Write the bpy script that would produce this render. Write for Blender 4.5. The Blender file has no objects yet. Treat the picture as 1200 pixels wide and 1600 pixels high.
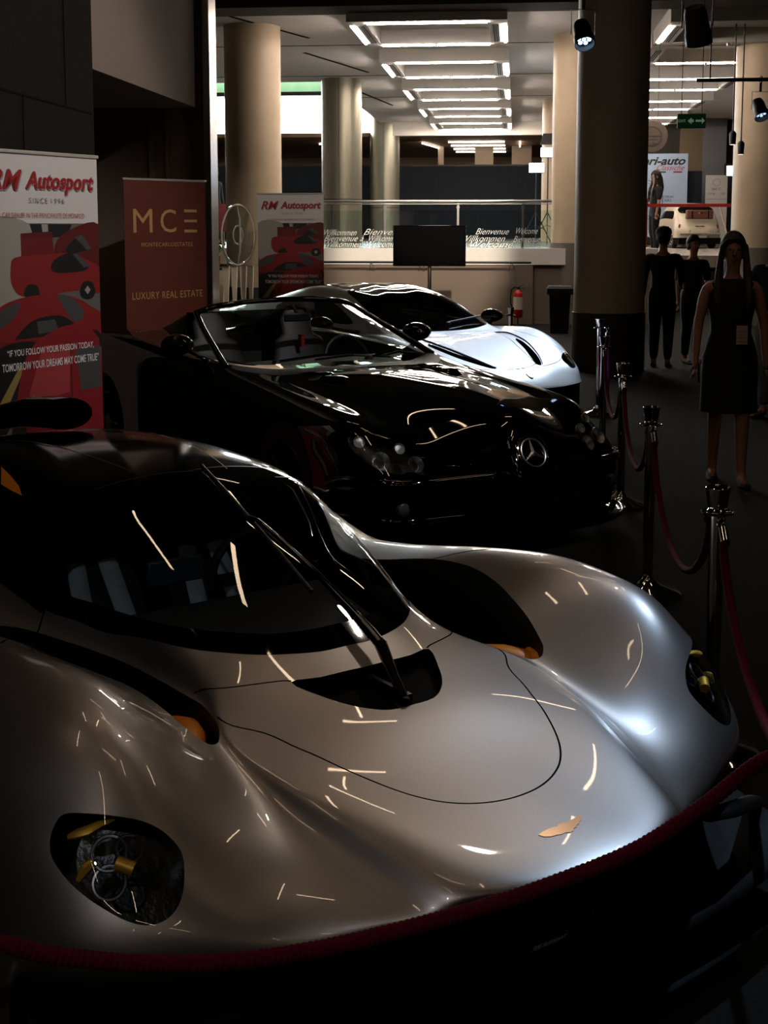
import bpy, bmesh, math, random
import numpy as np
from mathutils import Vector, Matrix
from mathutils.geometry import delaunay_2d_cdt

random.seed(7)
sc = bpy.context.scene
col = sc.collection

# ------------------------------------------------------------------ camera, world, lights, exposure
EYE, FOCAL, TILT = 1.78, 2000.0, math.atan(0.12)
cd = bpy.data.cameras.new('camera')
cam = bpy.data.objects.new('camera', cd); col.objects.link(cam)
cam.location = (0, 0, EYE)
cam.rotation_euler = (math.pi/2 - TILT, 0, 0)
cd.sensor_fit = 'VERTICAL'; cd.sensor_height = 24.0; cd.lens = 24.0*FOCAL/1600
cd.shift_y = -(800 - (356 + FOCAL*0.12))/1600.0
cd.clip_start = 0.05; cd.clip_end = 300
sc.camera = cam

w = bpy.data.worlds.new('world'); sc.world = w; w.use_nodes = True
w.node_tree.nodes['Background'].inputs[0].default_value = (0.75, 0.62, 0.5, 1)
w.node_tree.nodes['Background'].inputs[1].default_value = 0.004
sc.view_settings.view_transform = 'Standard'; sc.view_settings.look = 'None'
sc.view_settings.gamma = 1; sc.view_settings.use_curve_mapping = False
sc.view_settings.exposure = 0.0

STRIP_FAR = 130.0        # the strip lights of the bright hall beyond the beam
STRIP_NEAR = 12.0      # the short strips over the cars
WINDOW = 60.0

# the hall's own axes: b across (to the right), d along (away)
YAW = math.atan(0.1025)
AX = Vector((math.sin(YAW), math.cos(YAW), 0)); BX = Vector((math.cos(YAW), -math.sin(YAW), 0))
def hall(b, d, z=0.0):
    return BX*b + AX*d + Vector((0, 0, z))

def spot(name, loc, aim, power, colr, size=0.6, blend=0.6, rad=0.06):
    l = bpy.data.lights.new(name, 'SPOT'); l.energy = power; l.color = colr; l.spot_size = size; l.spot_blend = blend; l.shadow_soft_size = rad
    o = bpy.data.objects.new(name, l); col.objects.link(o); o.location = loc
    o.rotation_euler = (Vector(aim) - Vector(loc)).to_track_quat('-Z', 'Y').to_euler()
    return o
SPOTS = [  # (lamp position, what it is aimed at, power, colour): unseen lamps, some for the stage lights, some added to brighten dim parts
    ((2.6, 5.0, 4.9), (0.80, 2.95, 0.8), 360, (0.50, 0.72, 1.0), 0.26),
    ((2.6, 14.4, 4.6), (1.0, 11.4, 0.7), 1700, (0.72, 0.86, 1.0), 0.40),
    ((1.4, 6.6, 5.0), (0.55, 2.6, 0.6), 46, (1.0, 0.87, 0.72), 0.45),
    ((2.2, 6.4, 5.0), (-2.4, 8.9, 1.7), 520, (1.0, 0.92, 0.86), 0.92),
    ((2.2, 4.6, 4.6), (0.5, 6.9, 0.6), 130, (1.0, 0.93, 0.86), 0.40),  # added lamp so the roadster's headlamps and chrome catch light
    ((1.6, 13.5, 5.2), (0.7, 24.0, 1.3), 5200, (1.0, 0.86, 0.70), 0.33),  # added wash that brightens the white gallery ledge
    ((0.4, 11.0, 5.2), (-1.9, 20.0, 1.4), 420, (1.0, 0.88, 0.76), 0.42),  # added lamp to lift the far dealer banner, sculpture and beige column
    ((0.3, -1.6, 4.9), (-0.95, 3.7, 0.95), 70, (0.9, 0.96, 1.0), 0.22),  # weak lamp added to show the hypercar's cabin through its glass
    ((-1.9, -2.2, 4.6), (-0.25, 2.35, 0.55), 80, (0.95, 0.97, 1.0), 0.35),  # unseen lamp added behind the camera, brightening the left headlamp and fender
]
for k, (p, a, e, c, s) in enumerate(SPOTS): spot('stage_and_fill_spot', p, a, e, c, s)

# ------------------------------------------------------------------ materials
def lin(c):
    return tuple(((x/255)/12.92 if x/255 <= 0.04045 else ((x/255+0.055)/1.055)**2.4) for x in c)
MATS = {}
def mat(name, c, rough=0.5, metal=0.0, coat=0.0, coatr=0.02, spec=0.5, emit=None, es=0.0, vary=0.0, vscale=8.0, bump=0.0, bscale=200.0, stretch=None):
    if name in MATS: return MATS[name]
    m = bpy.data.materials.new(name); m.use_nodes = True; nt = m.node_tree; b = nt.nodes['Principled BSDF']
    L = lin(c)+(1,)
    b.inputs['Base Color'].default_value = L; b.inputs['Roughness'].default_value = rough; b.inputs['Metallic'].default_value = metal
    b.inputs['Specular IOR Level'].default_value = spec
    b.inputs['Coat Weight'].default_value = coat; b.inputs['Coat Roughness'].default_value = coatr
    if emit: b.inputs['Emission Color'].default_value = lin(emit)+(1,); b.inputs['Emission Strength'].default_value = es
    if vary or bump:
        tc = nt.nodes.new('ShaderNodeTexCoord'); src = tc.outputs['Object']
        if stretch:
            mp = nt.nodes.new('ShaderNodeMapping'); mp.inputs['Scale'].default_value = stretch; nt.links.new(src, mp.inputs[0]); src = mp.outputs[0]
    if vary:
        n = nt.nodes.new('ShaderNodeTexNoise'); n.inputs['Scale'].default_value = vscale; n.inputs['Detail'].default_value = 4
        r = nt.nodes.new('ShaderNodeValToRGB')
        r.color_ramp.elements[0].color = tuple(x*(1-vary) for x in L[:3])+(1,); r.color_ramp.elements[1].color = tuple(min(1, x*(1+vary)) for x in L[:3])+(1,)
        r.color_ramp.elements[0].position = 0.3; r.color_ramp.elements[1].position = 0.7
        nt.links.new(src, n.inputs['Vector']); nt.links.new(n.outputs['Fac'], r.inputs[0]); nt.links.new(r.outputs[0], b.inputs['Base Color'])
    if bump:
        n = nt.nodes.new('ShaderNodeTexNoise'); n.inputs['Scale'].default_value = bscale
        bp = nt.nodes.new('ShaderNodeBump'); bp.inputs['Strength'].default_value = bump; bp.inputs['Distance'].default_value = 0.002
        nt.links.new(src, n.inputs['Vector']); nt.links.new(n.outputs['Fac'], bp.inputs['Height']); nt.links.new(bp.outputs[0], b.inputs['Normal'])
    MATS[name] = m; return m
def emis(name, c, s):
    if name in MATS: return MATS[name]
    m = bpy.data.materials.new(name); m.use_nodes = True; nt = m.node_tree; nt.nodes.remove(nt.nodes['Principled BSDF'])
    e = nt.nodes.new('ShaderNodeEmission'); e.inputs[0].default_value = lin(c)+(1,); e.inputs[1].default_value = s
    nt.links.new(e.outputs[0], nt.nodes['Material Output'].inputs[0]); MATS[name] = m; return m
def glass(name, tint, rough=0.0, ior=1.5, gloss=(1, 1, 1)):
    if name in MATS: return MATS[name]
    m = bpy.data.materials.new(name); m.use_nodes = True; nt = m.node_tree; nt.nodes.remove(nt.nodes['Principled BSDF'])
    t = nt.nodes.new('ShaderNodeBsdfTransparent'); t.inputs[0].default_value = tuple(tint)+(1,)
    g = nt.nodes.new('ShaderNodeBsdfGlossy'); g.inputs['Roughness'].default_value = rough; g.inputs[0].default_value = tuple(gloss)+(1,)
    f = nt.nodes.new('ShaderNodeFresnel'); f.inputs[0].default_value = ior
    x = nt.nodes.new('ShaderNodeMixShader')
    gm = nt.nodes.new('ShaderNodeNewGeometry'); iv = nt.nodes.new('ShaderNodeMath'); iv.operation = 'SUBTRACT'; iv.inputs[0].default_value = 1; ml = nt.nodes.new('ShaderNodeMath'); ml.operation = 'MULTIPLY'
    nt.links.new(gm.outputs['Backfacing'], iv.inputs[1]); nt.links.new(f.outputs[0], ml.inputs[0]); nt.links.new(iv.outputs[0], ml.inputs[1])
    nt.links.new(ml.outputs[0], x.inputs[0]); nt.links.new(t.outputs[0], x.inputs[1]); nt.links.new(g.outputs[0], x.inputs[2])
    nt.links.new(x.outputs[0], nt.nodes['Material Output'].inputs[0]); MATS[name] = m; return m
def weave(name, c1, c2, scale, rough=0.35, coat=0.6):
    m = mat(name, c1, rough, coat=coat, coatr=0.08); nt = m.node_tree; b = nt.nodes['Principled BSDF']
    tc = nt.nodes.new('ShaderNodeTexCoord'); ch = nt.nodes.new('ShaderNodeTexChecker'); ch.inputs['Scale'].default_value = scale
    ch.inputs[1].default_value = lin(c1)+(1,); ch.inputs[2].default_value = lin(c2)+(1,)
    mp = nt.nodes.new('ShaderNodeMapping'); mp.inputs['Rotation'].default_value = (0, 0, 0.785)
    nt.links.new(tc.outputs['Object'], mp.inputs[0]); nt.links.new(mp.outputs[0], ch.inputs[0]); nt.links.new(ch.outputs[0], b.inputs['Base Color'])
    return m
def flake(name, c, rough=0.3, metal=0.85, coat=1.0):
    """metallic car paint: fine flakes under a clear coat"""
    m = mat(name, c, rough, metal, coat=coat, coatr=0.025); nt = m.node_tree; b = nt.nodes['Principled BSDF']
    tc = nt.nodes.new('ShaderNodeTexCoord'); v = nt.nodes.new('ShaderNodeTexNoise'); v.inputs['Scale'].default_value = 700; v.inputs['Detail'].default_value = 1
    r = nt.nodes.new('ShaderNodeValToRGB'); L = lin(c)
    r.color_ramp.elements[0].color = tuple(x*0.8 for x in L)+(1,); r.color_ramp.elements[1].color = tuple(min(1, x*1.2) for x in L)+(1,)
    nt.links.new(tc.outputs['Object'], v.inputs['Vector']); nt.links.new(v.outputs['Fac'], r.inputs[0]); nt.links.new(r.outputs[0], b.inputs['Base Color'])
    return m

SILVER = flake('silver_paint', (176, 168, 164), 0.40, 0.9)
BLACKP = mat('black_paint', (4, 4, 5), 0.03, spec=0.6, coat=0.3, coatr=0.01)
WHITEP = flake('pearl_white_paint', (225, 228, 236), 0.35, 0.15)
GLOSSBLACK = mat('gloss_black', (4, 4, 5), 0.04, spec=.5)
ROOFBLACK = mat('dark_roof', (10, 9, 9), 0.10, spec=.5)
SATIN = mat('satin_black', (9, 9, 10), 0.5)
VOID = mat('dark_void', (3, 3, 3), 0.9, spec=0.1)
CARBON = weave('carbon_weave', (5, 5, 6), (17, 17, 19), 260, 0.6, 0.0); CARBON.node_tree.nodes['Principled BSDF'].inputs['Specular IOR Level'].default_value = 0.06
CARBONBIG = weave('carbon_wing', (6, 6, 7), (11, 11, 12), 220, 0.5, 0.0); CARBONBIG.node_tree.nodes['Principled BSDF'].inputs['Specular IOR Level'].default_value = 0.08
ORANGE = mat('orange_paint', (250, 146, 24), 0.4, vary=0.05)
CHROME = mat('chrome', (225, 222, 218), 0.06, 1.0)
STEEL = mat('brushed_steel', (170, 168, 165), 0.28, 1.0)
GOLD = mat('gold_metal', (225, 180, 70), 0.5, 0.6)
RUBBER = mat('rubber', (12, 12, 12), 0.75)
GLASSDARK = glass('tinted_glass', (0.72, 0.77, 0.80))
GLASSCLEAR = glass('clear_glass', (0.85, 0.93, 0.91))
LENS = glass('lens_glass', (0.9, 0.95, 1.0), 0.0, 1.7)
LAMPCOVER = glass('lamp_cover', (0.9, 0.9, 0.9))
LEATHER = mat('dark_leather', (22, 20, 20), 0.55, vary=0.2)
GREYCLOTH = mat('grey_seat_cloth', (190, 200, 208), 0.8, vary=0.12, vscale=30)
BEIGE = mat('beige_wall_paint', (190, 170, 148), 0.75, vary=0.03, vscale=3)
COLUMN = mat('beige_column_paint', (186, 166, 140), 0.55, vary=0.05, vscale=4, bump=0.05, bscale=60)
WHITE = mat('white_paint', (225, 220, 212), 0.6, vary=0.03)
ROPE = mat('burgundy_rope', (92, 8, 36), 0.9, spec=0.15, vary=0.25, vscale=160)
ROPEP = mat('purple_rope', (120, 40, 130), 0.6, vary=0.2, vscale=160)

# ------------------------------------------------------------------ mesh helpers
def link(o, parent=None):
    col.objects.link(o)
    if parent is not None: o.parent = parent
    return o
def tag(o, label=None, cat=None, group=None, kind=None):
    if label: o['label'] = label
    if cat: o['category'] = cat
    if group: o['group'] = group
    if kind: o['kind'] = kind
    return o
def empty(name, loc=(0, 0, 0), rz=0.0, label=None, cat=None, group=None):
    o = bpy.data.objects.new(name, None); o.empty_display_size = 0.1; col.objects.link(o)
    o.location = loc; o.rotation_euler = (0, 0, rz)
    return tag(o, label, cat, group)

class M:
    """collects simple shapes that make ONE part"""
    def __init__(s): s.v = []; s.f = []; s.mi = []; s.cur = 0
    def m(s, i): s.cur = i; return s
    def add(s, vs, fs):
        n = len(s.v); s.v += [tuple(map(float, p)) for p in vs]
        for f in fs: s.f.append(tuple(n+i for i in f)); s.mi.append(s.cur)
        return s
    def box(s, a, b, bev=0.0):
        x0, y0, z0 = a; x1, y1, z1 = b
        x0, x1 = min(x0, x1), max(x0, x1); y0, y1 = min(y0, y1), max(y0, y1); z0, z1 = min(z0, z1), max(z0, z1)
        if bev <= 0:
            return s.add([(x, y, z) for z in (z0, z1) for y in (y0, y1) for x in (x0, x1)],
                         [(0, 2, 3, 1), (4, 5, 7, 6), (0, 1, 5, 4), (2, 6, 7, 3), (0, 4, 6, 2), (1, 3, 7, 5)])
        bev = min(bev, (x1-x0)/2.01, (y1-y0)/2.01, (z1-z0)/2.01)
        rings = []
        for z, k in ((z0, 1), (z0+bev, 0), (z1-bev, 0), (z1, 1)):
            e = bev if k else 0
            rings.append([(x0+bev, y0+e, z), (x1-bev, y0+e, z), (x1-e, y0+bev, z), (x1-e, y1-bev, z), (x1-bev, y1-e, z), (x0+bev, y1-e, z), (x0+e, y1-bev, z), (x0+e, y0+bev, z)])
        return s.rings(rings)
    def rings(s, R, cap=True, closed=True):
        n = len(R[0]); vs = [p for r in R for p in r]; fs = []
        for i in range(len(R)-1):
            for j in range(n if closed else n-1):
                k = (j+1) % n; fs.append((i*n+j, i*n+k, (i+1)*n+k, (i+1)*n+j))
        if cap and closed: fs.append(tuple(range(n-1, -1, -1))); fs.append(tuple((len(R)-1)*n+j for j in range(n)))
        return s.add(vs, fs)
    def lathe(s, prof, c=(0, 0, 0), n=32, ax='z', cap=True):
        R = []
        for r, h in prof:
            ring = []
            for k in range(n):
                a = 2*math.pi*k/n; p = (r*math.cos(a), r*math.sin(a), h)
                if ax == 'x': p = (p[2], p[0], p[1])
                if ax == 'y': p = (p[1], p[2], p[0])
                ring.append((c[0]+p[0], c[1]+p[1], c[2]+p[2]))
            R.append(ring)
        return s.rings(R, cap)
    def tube(s, path, r, n=10, cap=True, flat=None):
        P = [Vector(p) for p in path]; rr = r if isinstance(r, (list, tuple)) else [r]*len(P)
        T = [(P[min(i+1, len(P)-1)]-P[max(i-1, 0)]).normalized() for i in range(len(P))]
        up = Vector((0, 0, 1)) if abs(T[0].z) < 0.9 else Vector((1, 0, 0))
        R = []; u = T[0].cross(up).normalized()
        for p, t, q in zip(P, T, rr):
            u = (u - t*u.dot(t)).normalized(); w = t.cross(u)
            R.append([p+(u*math.cos(2*math.pi*k/n)+w*math.sin(2*math.pi*k/n)*(flat or 1))*q for k in range(n)])
        return s.rings(R, cap)
    def ball(s, c, r, n=20, m=12):
        r = r if isinstance(r, (list, tuple)) else (r,)*3
        R = [[(c[0]+r[0]*math.sin(math.pi*i/m)*math.cos(2*math.pi*k/n), c[1]+r[1]*math.sin(math.pi*i/m)*math.sin(2*math.pi*k/n), c[2]+r[2]*math.cos(math.pi*i/m)) for k in range(n)] for i in range(m, -1, -1)]
        for j in (0, m): R[j] = [(c[0]+1e-4*r[0]*math.cos(2*math.pi*k/n), c[1]+1e-4*r[1]*math.sin(2*math.pi*k/n), R[j][0][2]) for k in range(n)]
        return s.rings(R)
    def torus(s, c, R, r, n=32, m=10, ax='z'):
        rings = []
        for i in range(n+1):
            a = 2*math.pi*i/n; ring = []
            for k in range(m):
                b = 2*math.pi*k/m; p = ((R+r*math.cos(b))*math.cos(a), (R+r*math.cos(b))*math.sin(a), r*math.sin(b))
                if ax == 'x': p = (p[2], p[0], p[1])
                if ax == 'y': p = (p[0], p[2], p[1])
                ring.append((c[0]+p[0], c[1]+p[1], c[2]+p[2]))
            rings.append(ring)
        return s.rings(rings, cap=False)
    def prism(s, poly, h0, h1, ax='z'):
        def P(a, b, h): return {'z': (a, b, h), 'y': (a, h, b), 'x': (h, a, b)}[ax]
        return s.rings([[P(a, b, h0) for a, b in poly], [P(a, b, h1) for a, b in poly]])
    def xf(s, mtx):
        s.v = [tuple(mtx @ Vector(p)) for p in s.v]; return s
    def build(s, name, mats, parent=None, smooth=True, angle=40):
        me = bpy.data.meshes.new(name); me.from_pydata(s.v, [], s.f)
        mats = mats if isinstance(mats, (list, tuple)) else [mats]
        for x in mats: me.materials.append(x)
        if len(mats) > 1: me.polygons.foreach_set('material_index', s.mi)
        bm = bmesh.new(); bm.from_mesh(me); bmesh.ops.recalc_face_normals(bm, faces=bm.faces)
        if smooth:
            for f in bm.faces: f.smooth = True
            for e in bm.edges:
                if len(e.link_faces) == 2 and e.calc_face_angle(0) > math.radians(angle): e.smooth = False
        bm.to_mesh(me); bm.free()
        return link(bpy.data.objects.new(name, me), parent)

def text(name, body, w, h, m, parent, mtx, shear=0.0, bold=0.0, depth=0.0008, space=1.0, thing=False):
    """lettering stretched to w x h, lower left corner at the origin of mtx (x right, y up, z out)"""
    cu = bpy.data.curves.new(name, 'FONT'); cu.body = body; cu.shear = shear; cu.offset = bold; cu.space_character = space; cu.resolution_u = 3
    o = bpy.data.objects.new(name, cu); col.objects.link(o)
    bpy.context.view_layer.update(); dg = bpy.context.evaluated_depsgraph_get()
    me = bpy.data.meshes.new_from_object(o.evaluated_get(dg)); bpy.data.objects.remove(o); bpy.data.curves.remove(cu)
    n = len(me.vertices); a = np.zeros(n*3); me.vertices.foreach_get('co', a); a = a.reshape(-1, 3)
    lo, hi = a.min(0), a.max(0); a = (a-lo)/np.maximum(hi-lo, 1e-6)*[w, h if h else w*(hi[1]-lo[1])/(hi[0]-lo[0]), 1]; a[:, 2] = depth
    me.vertices.foreach_set('co', a.ravel()); me.materials.clear(); me.materials.append(m)
    me.transform(mtx); me.name = name
    return link(bpy.data.objects.new(name, me), parent)
def face_mtx(origin, xdir, ydir):
    x = Vector(xdir).normalized(); y = Vector(ydir); y = (y-x*y.dot(x)).normalized(); z = x.cross(y)
    return Matrix(((x.x, y.x, z.x, origin[0]), (x.y, y.y, z.y, origin[1]), (x.z, y.z, z.z, origin[2]), (0, 0, 0, 1)))
def copy_tree(o, parent=None):
    c = o.copy(); col.objects.link(c)
    if parent is not None: c.parent = parent
    for ch in list(o.children): copy_tree(ch, c)
    return c

# ------------------------------------------------------------------ the hall
RZ = -YAW                     # hall objects: x across, y away from the camera, z up
def hbuild(m, name, mats, parent=None, smooth=False):
    o = m.build(name, mats, parent, smooth)
    if parent is None: o.rotation_euler = (0, 0, RZ)
    return o
def struct(m, name, mats): return tag(hbuild(m, name, mats), kind='structure')
def thing(name, b, d, z, label, cat, group=None, rz=0.0): return empty(name, hall(b, d, z), RZ+rz, label, cat, group)

GREIGE = mat('greige_low_wall', (112, 98, 86), .8, vary=.04, vscale=3)
CARPET = mat('dark_carpet', (27, 25, 24), 0.95, spec=0.15, vary=0.35, vscale=60, bump=0.4, bscale=300)
DARKCEIL = mat('dark_ceiling_paint', (60, 56, 52), 0.8, vary=0.05)
CEIL = mat('white_ceiling_panel', (205, 202, 198), 0.7, vary=0.03, vscale=1.5)
WOOD = mat('dark_wood_panel', (25, 21, 17), 0.9, spec=.08, vary=0.25, vscale=3, stretch=(14, 14, 1))
DARKBASE = mat('dark_brown_cladding', (42, 35, 30), 0.5, vary=0.2, vscale=6, stretch=(1, 1, 12))
METALCOL = mat('clad_metal', (146, 142, 126), 0.38, 0.75, vary=0.08, vscale=2, stretch=(3, 3, .3))
WARMWOOD = mat('slatted_wood_ceiling', (120, 88, 60), 0.6, vary=0.2, vscale=4, stretch=(1, 12, 1))
BLACKCLOTH = mat('black_drape', (19, 25, 35), 0.9, vary=0.3, vscale=3, stretch=(6, 1, .2))

struct(M().box((-6, -16, -.2), (14, 27.8, 0)), 'floor', CARPET)
struct(M().box((-16, 24.0, -.1), (2.6, 64, 1.10)).m(1).box((-16, 23.95, 1.10), (2.6, 24.3, 1.402)).m(2).box((-16, 24.25, 1.10), (2.6, 64, 1.40)), 'floor_upper', [GREIGE, WHITE, mat('gallery_floor', (104, 103, 100), .25, vary=.1)])
struct(M().box((2.6, 27.7, 0), (14, 64, .95)).m(1).box((1.95, 27.6, .95), (14, 64, 1.20)), 'floor_stage', [mat('stage_front', (30, 24, 20), .7), mat('pale_stage_edge', (130, 118, 104), .6)])
# left side: wooden wall, recess with lintel, return wall with metal edge
W_ = M().box((-3.4, -16, 0), (-2.95, 8.86, 5.6))
struct(W_, 'wall_left', WOOD)
j = M().box((-2.952, -16, 2.565), (-2.946, 8.86, 2.58))
for dd in (8.3, 7.55, 6.6, 5.4, 4.2): j.box((-2.952, dd-.004, 2.58 if dd in (8.3, 6.6) else 0), (-2.946, dd+.004, 5.6 if dd in (8.3, 6.6) else 2.565))
struct(j, 'trim_1', VOID)
struct(M().box((-4.6, 8.86, 2.88), (-2.95, 11.75, 5.6)), 'wall_lintel', mat('greige_wall', (128, 112, 100), .8, vary=.04, vscale=2))
struct(M().box((-4.9, 8.86, 0), (-4.6, 12.0, 5.6)), 'wall_recess', mat('greige_wall', (128, 112, 100), .8))
struct(M().box((-4.9, 12.0, 0), (-2.95, 12.25, 5.6)), 'wall_return', mat('greige_wall', (128, 112, 100), .8))
struct(M().box((-3.46, 11.97, 0), (-3.41, 12.0, 2.88)).box((-3.30, 11.97, 0), (-3.27, 12.0, 2.88)), 'trim_2', mat('greige_trim', (140, 124, 112), .6))
struct(M().box((-3.04, 11.90, 0), (-2.93, 12.25, 5.6)), 'trim_3', mat('brown_post', (52, 40, 26), .5))
struct(M().box((-2.93, 11.92, 0), (-2.855, 12.22, 5.6), .01), 'trim_4', STEEL)
struct(M().box((13.5, -16, 0), (14, 40, 5.6)), 'wall_right', mat('dark_wall', (40, 36, 33), .9))
struct(M().box((-6, -16.3, 0), (14, -16, 5.6)), 'wall_back', mat('dark_wall', (40, 36, 33), .9))
# ceilings and beam
struct(M().box((-6, -16.3, 5.6), (14, 20.6, 5.8)), 'ceiling', DARKCEIL)
struct(M().box((-8, 20.2, 5.19), (14, 21.0, 6.2)), 'ceiling_beam', mat('beam_paint', (70, 63, 57), .8))
cl = M().box((-16, 21.0, 5.3), (14, 31.4, 5.5)).box((-4.6, 31.4, 5.3), (14, 44.0, 5.5))
struct(cl, 'ceiling_far', CEIL)
sl = M()
for b0, d0, b1, d1 in ((-4.9, 21.4, -3.9, 24.2), (-4.3, 26.2, -3.4, 29.6), (-4.2, 33.0, -3.6, 37.5), (1.0, 27, 1.9, 27.3), (.9, 32, 1.9, 32.3)):
    sl.tube([(b0, d0, 5.296), (b1, d1, 5.296)], .05, 4, flat=.2)
for d0 in (25.2, 30.2, 35.2): sl.box((-9, d0, 5.292), (1.9, d0+.03, 5.299))
struct(sl, 'trim_5', VOID)
struct(M().box((-4.6, 43.6, 4.86), (1.6, 44.0, 5.5)), 'trim_6', WHITE)
struct(M().box((-16, 44.0, 4.86), (14, 58, 5.0)), 'ceiling_wood', WARMWOOD)
struct(M().box((-20, 46.0, 4.86), (-3.2, 46.2, 5.15)).box((-4.6, 31.4, 5.5), (-4.4, 46, 9)).box((-16, 31.2, 5.5), (-4.4, 31.4, 9)), 'wall_upper', WHITE)
struct(M().box((-16, 57, 0), (14, 57.3, 6)), 'wall_far', BEIGE)
struct(M().box((-16.3, 21, 0), (-16, 57, 9)), 'wall_gallery', BEIGE)
struct(M().box((1.1, 46.5, 1.4), (1.4, 57, 6)), 'wall_side', mat('dark_wall', (40, 36, 33), .9))
struct(M().box((-3.0, 49.5, 1.4), (-2.8, 50, 4.9)).box((-.2, 49.4, 1.4), (.55, 50, 4.9)).box((-1.6, 49.6, 1.4), (-.9, 50, 4.9)), 'trim_7', BEIGE)
# the bright window with planting outside
wm = bpy.data.materials.new('bright_outside'); wm.use_nodes = True; nt = wm.node_tree; nt.nodes.remove(nt.nodes['Principled BSDF'])
tc = nt.nodes.new('ShaderNodeTexCoord'); sp_ = nt.nodes.new('ShaderNodeSeparateXYZ'); nz = nt.nodes.new('ShaderNodeTexNoise'); nz.inputs['Scale'].default_value = 5; nz.inputs['Detail'].default_value = 8
ad = nt.nodes.new('ShaderNodeMath'); ad.operation = 'MULTIPLY_ADD'; ad.inputs[1].default_value = .25; rp = nt.nodes.new('ShaderNodeValToRGB')
rp.color_ramp.interpolation = 'LINEAR'; els = rp.color_ramp.elements
els[0].position = .40; els[0].color = (.86, .97, 1, 1); els[1].position = .47; els[1].color = (.006, .011, .006, 1)
e3 = els.new(.75); e3.color = (.015, .025, .015, 1); nz.inputs['Scale'].default_value = 2.2
mr_ = nt.nodes.new('ShaderNodeMapRange'); mr_.inputs[1].default_value = 5.15; mr_.inputs[2].default_value = 8.6
em = nt.nodes.new('ShaderNodeEmission'); em.inputs[1].default_value = WINDOW
nt.links.new(tc.outputs['Object'], sp_.inputs[0]); nt.links.new(tc.outputs['Object'], nz.inputs['Vector']); nt.links.new(sp_.outputs[2], mr_.inputs[0])
nt.links.new(nz.outputs['Fac'], ad.inputs[0]); nt.links.new(mr_.outputs[0], ad.inputs[2]); ad.inputs[1].default_value = .10; nt.links.new(ad.outputs[0], rp.inputs[0]); nt.links.new(rp.outputs[0], em.inputs[0]); nt.links.new(em.outputs[0], nt.nodes['Material Output'].inputs[0])
struct(M().box((-20, 46.4, 5.15), (-3.2, 46.45, 8.6)), 'window_1', wm)
tag(hbuild(M().box((-15.9, 45.6, 6.42), (-4.7, 45.9, 6.56)), 'planter', mat('planter_dark', (20, 24, 20), .8)), 'long dark planter edge high in the bright window', 'planter')
# columns
def column(b, d, r, z0, z1, name, m, base=None, bh=.73, seam=False):
    c = M().lathe([(r, z0), (r, z1)], (b, d, 0), 48, 'z', False)
    o = struct(c, name, m); 
    for p in o.data.polygons: p.use_smooth = True
    if base:
        q = M().lathe([(r+.015, z0), (r+.015, z0+bh), (r, z0+bh+.005)], (b, d, 0), 48, 'z', False); q.build('column_base', base, o)
    if seam:
        M().box((b-.006, d-r-.004, z0), (b+.006, d-r+.01, z1)).lathe([(r+.003, z0+1.05), (r+.003, z0+1.07)], (b, d, 0), 48, 'z', False).build('cladding_joint', mat('joint_dark', (40, 38, 34), .6), o)
    return o
column(1.17, 16.3, .44, 0, 5.6, 'column', COLUMN, DARKBASE, .73)
column(-4.68, 22.8, .50, 0, 5.3, 'column', COLUMN, DARKBASE, .73)
column(-4.2, 31.0, .485, 1.4, 5.3, 'column', METALCOL, seam=True)
column(-4.48, 44.0, .50, 1.4, 5.6, 'column', METALCOL, seam=True)
column(1.14, 24.4, .49, 0, 5.3, 'column', COLUMN, mat('grey_band', (105, 98, 90), .6), 1.5)
column(1.1, 36, .42, 1.4, 5.3, 'column', COLUMN)
column(4.48, 24.4, .52, 0, 5.3, 'column', COLUMN, mat('grey_band', (105, 98, 90), .6), 1.42)
struct(M().box((-3.64, 23.93, 0), (.32, 24.0, 1.09)), 'wall_ledge', GREIGE)
struct(M().box((.32, 24.6, 0), (1.95, 24.7, 1.40)).m(1).box((.33, 24.55, 0), (1.95, 24.6, .45)), 'wall_end', [GREIGE, DARKBASE])

# light frames hanging under the ceiling: a ring of bars with strips let into it
def light_frame(b0, b1, d0, d1, z, label, near=False, front=True, back=True, left=True, right=True):
    r = thing('ceiling_light', (b0+b1)/2, d0, z, label, 'ceiling light', 'strip light frames under the ceiling'); hw = (b1-b0)/2; L = d1-d0; t = .30
    M().box((-hw-t, -t/2, 0), (hw+t, t/2, .25)).box((-hw-t, L-t/2, 0), (hw+t, L+t/2, .25)).box((-hw-t, t/2, 0), (-hw, L-t/2, .25)).box((hw, t/2, 0), (hw+t, L-t/2, .25)).build('frame', DARKCEIL if near else CEIL, r, False)
    sm = emis('strip_near', (255, 214, 170), STRIP_NEAR) if near else emis('strip_far', (255, 238, 222), STRIP_FAR)
    def strip(a, b): M().box(a, b).build('light_strip', sm, r, False)
    if front: strip((-hw+.02, -.016, -.025), (hw-.02, .016, 0))
    if back: strip((-hw+.02, L-.016, -.025), (-.05, L+.016, 0)); strip((.05, L-.016, -.025), (hw-.02, L+.016, 0))
    if left: strip((-hw-t+.03, .3, -.025), (-hw-t+.065, L-.25, 0))
    if right: strip((hw+t-.065, .3, -.025), (hw+t-.03, L-.25, 0))
    for x0 in (-hw-t+.13, hw+.06):
        v = M()
        for k in range(3): v.box((x0+.04*k, .3, -.004), (x0+.02+.04*k, L-.25, 0))
        v.build('air_slots', VOID, r, False)
    M().lathe([(.001, -.05), (.03, -.045), (.035, 0)], (0, L, 0), 14).build('sprinkler', STEEL, r)
    return r
ORD = ['nearest the dark beam', 'second from the dark beam', 'third from the dark beam', 'fourth from the dark beam', 'farthest from the dark beam']
for k in range(5): light_frame(-2.45, -.48, 21.0+5.0*k, 23.5+5.0*k, 5.05, 'white strip light frame over the gallery, '+ORD[k]+', in the middle row')
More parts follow.
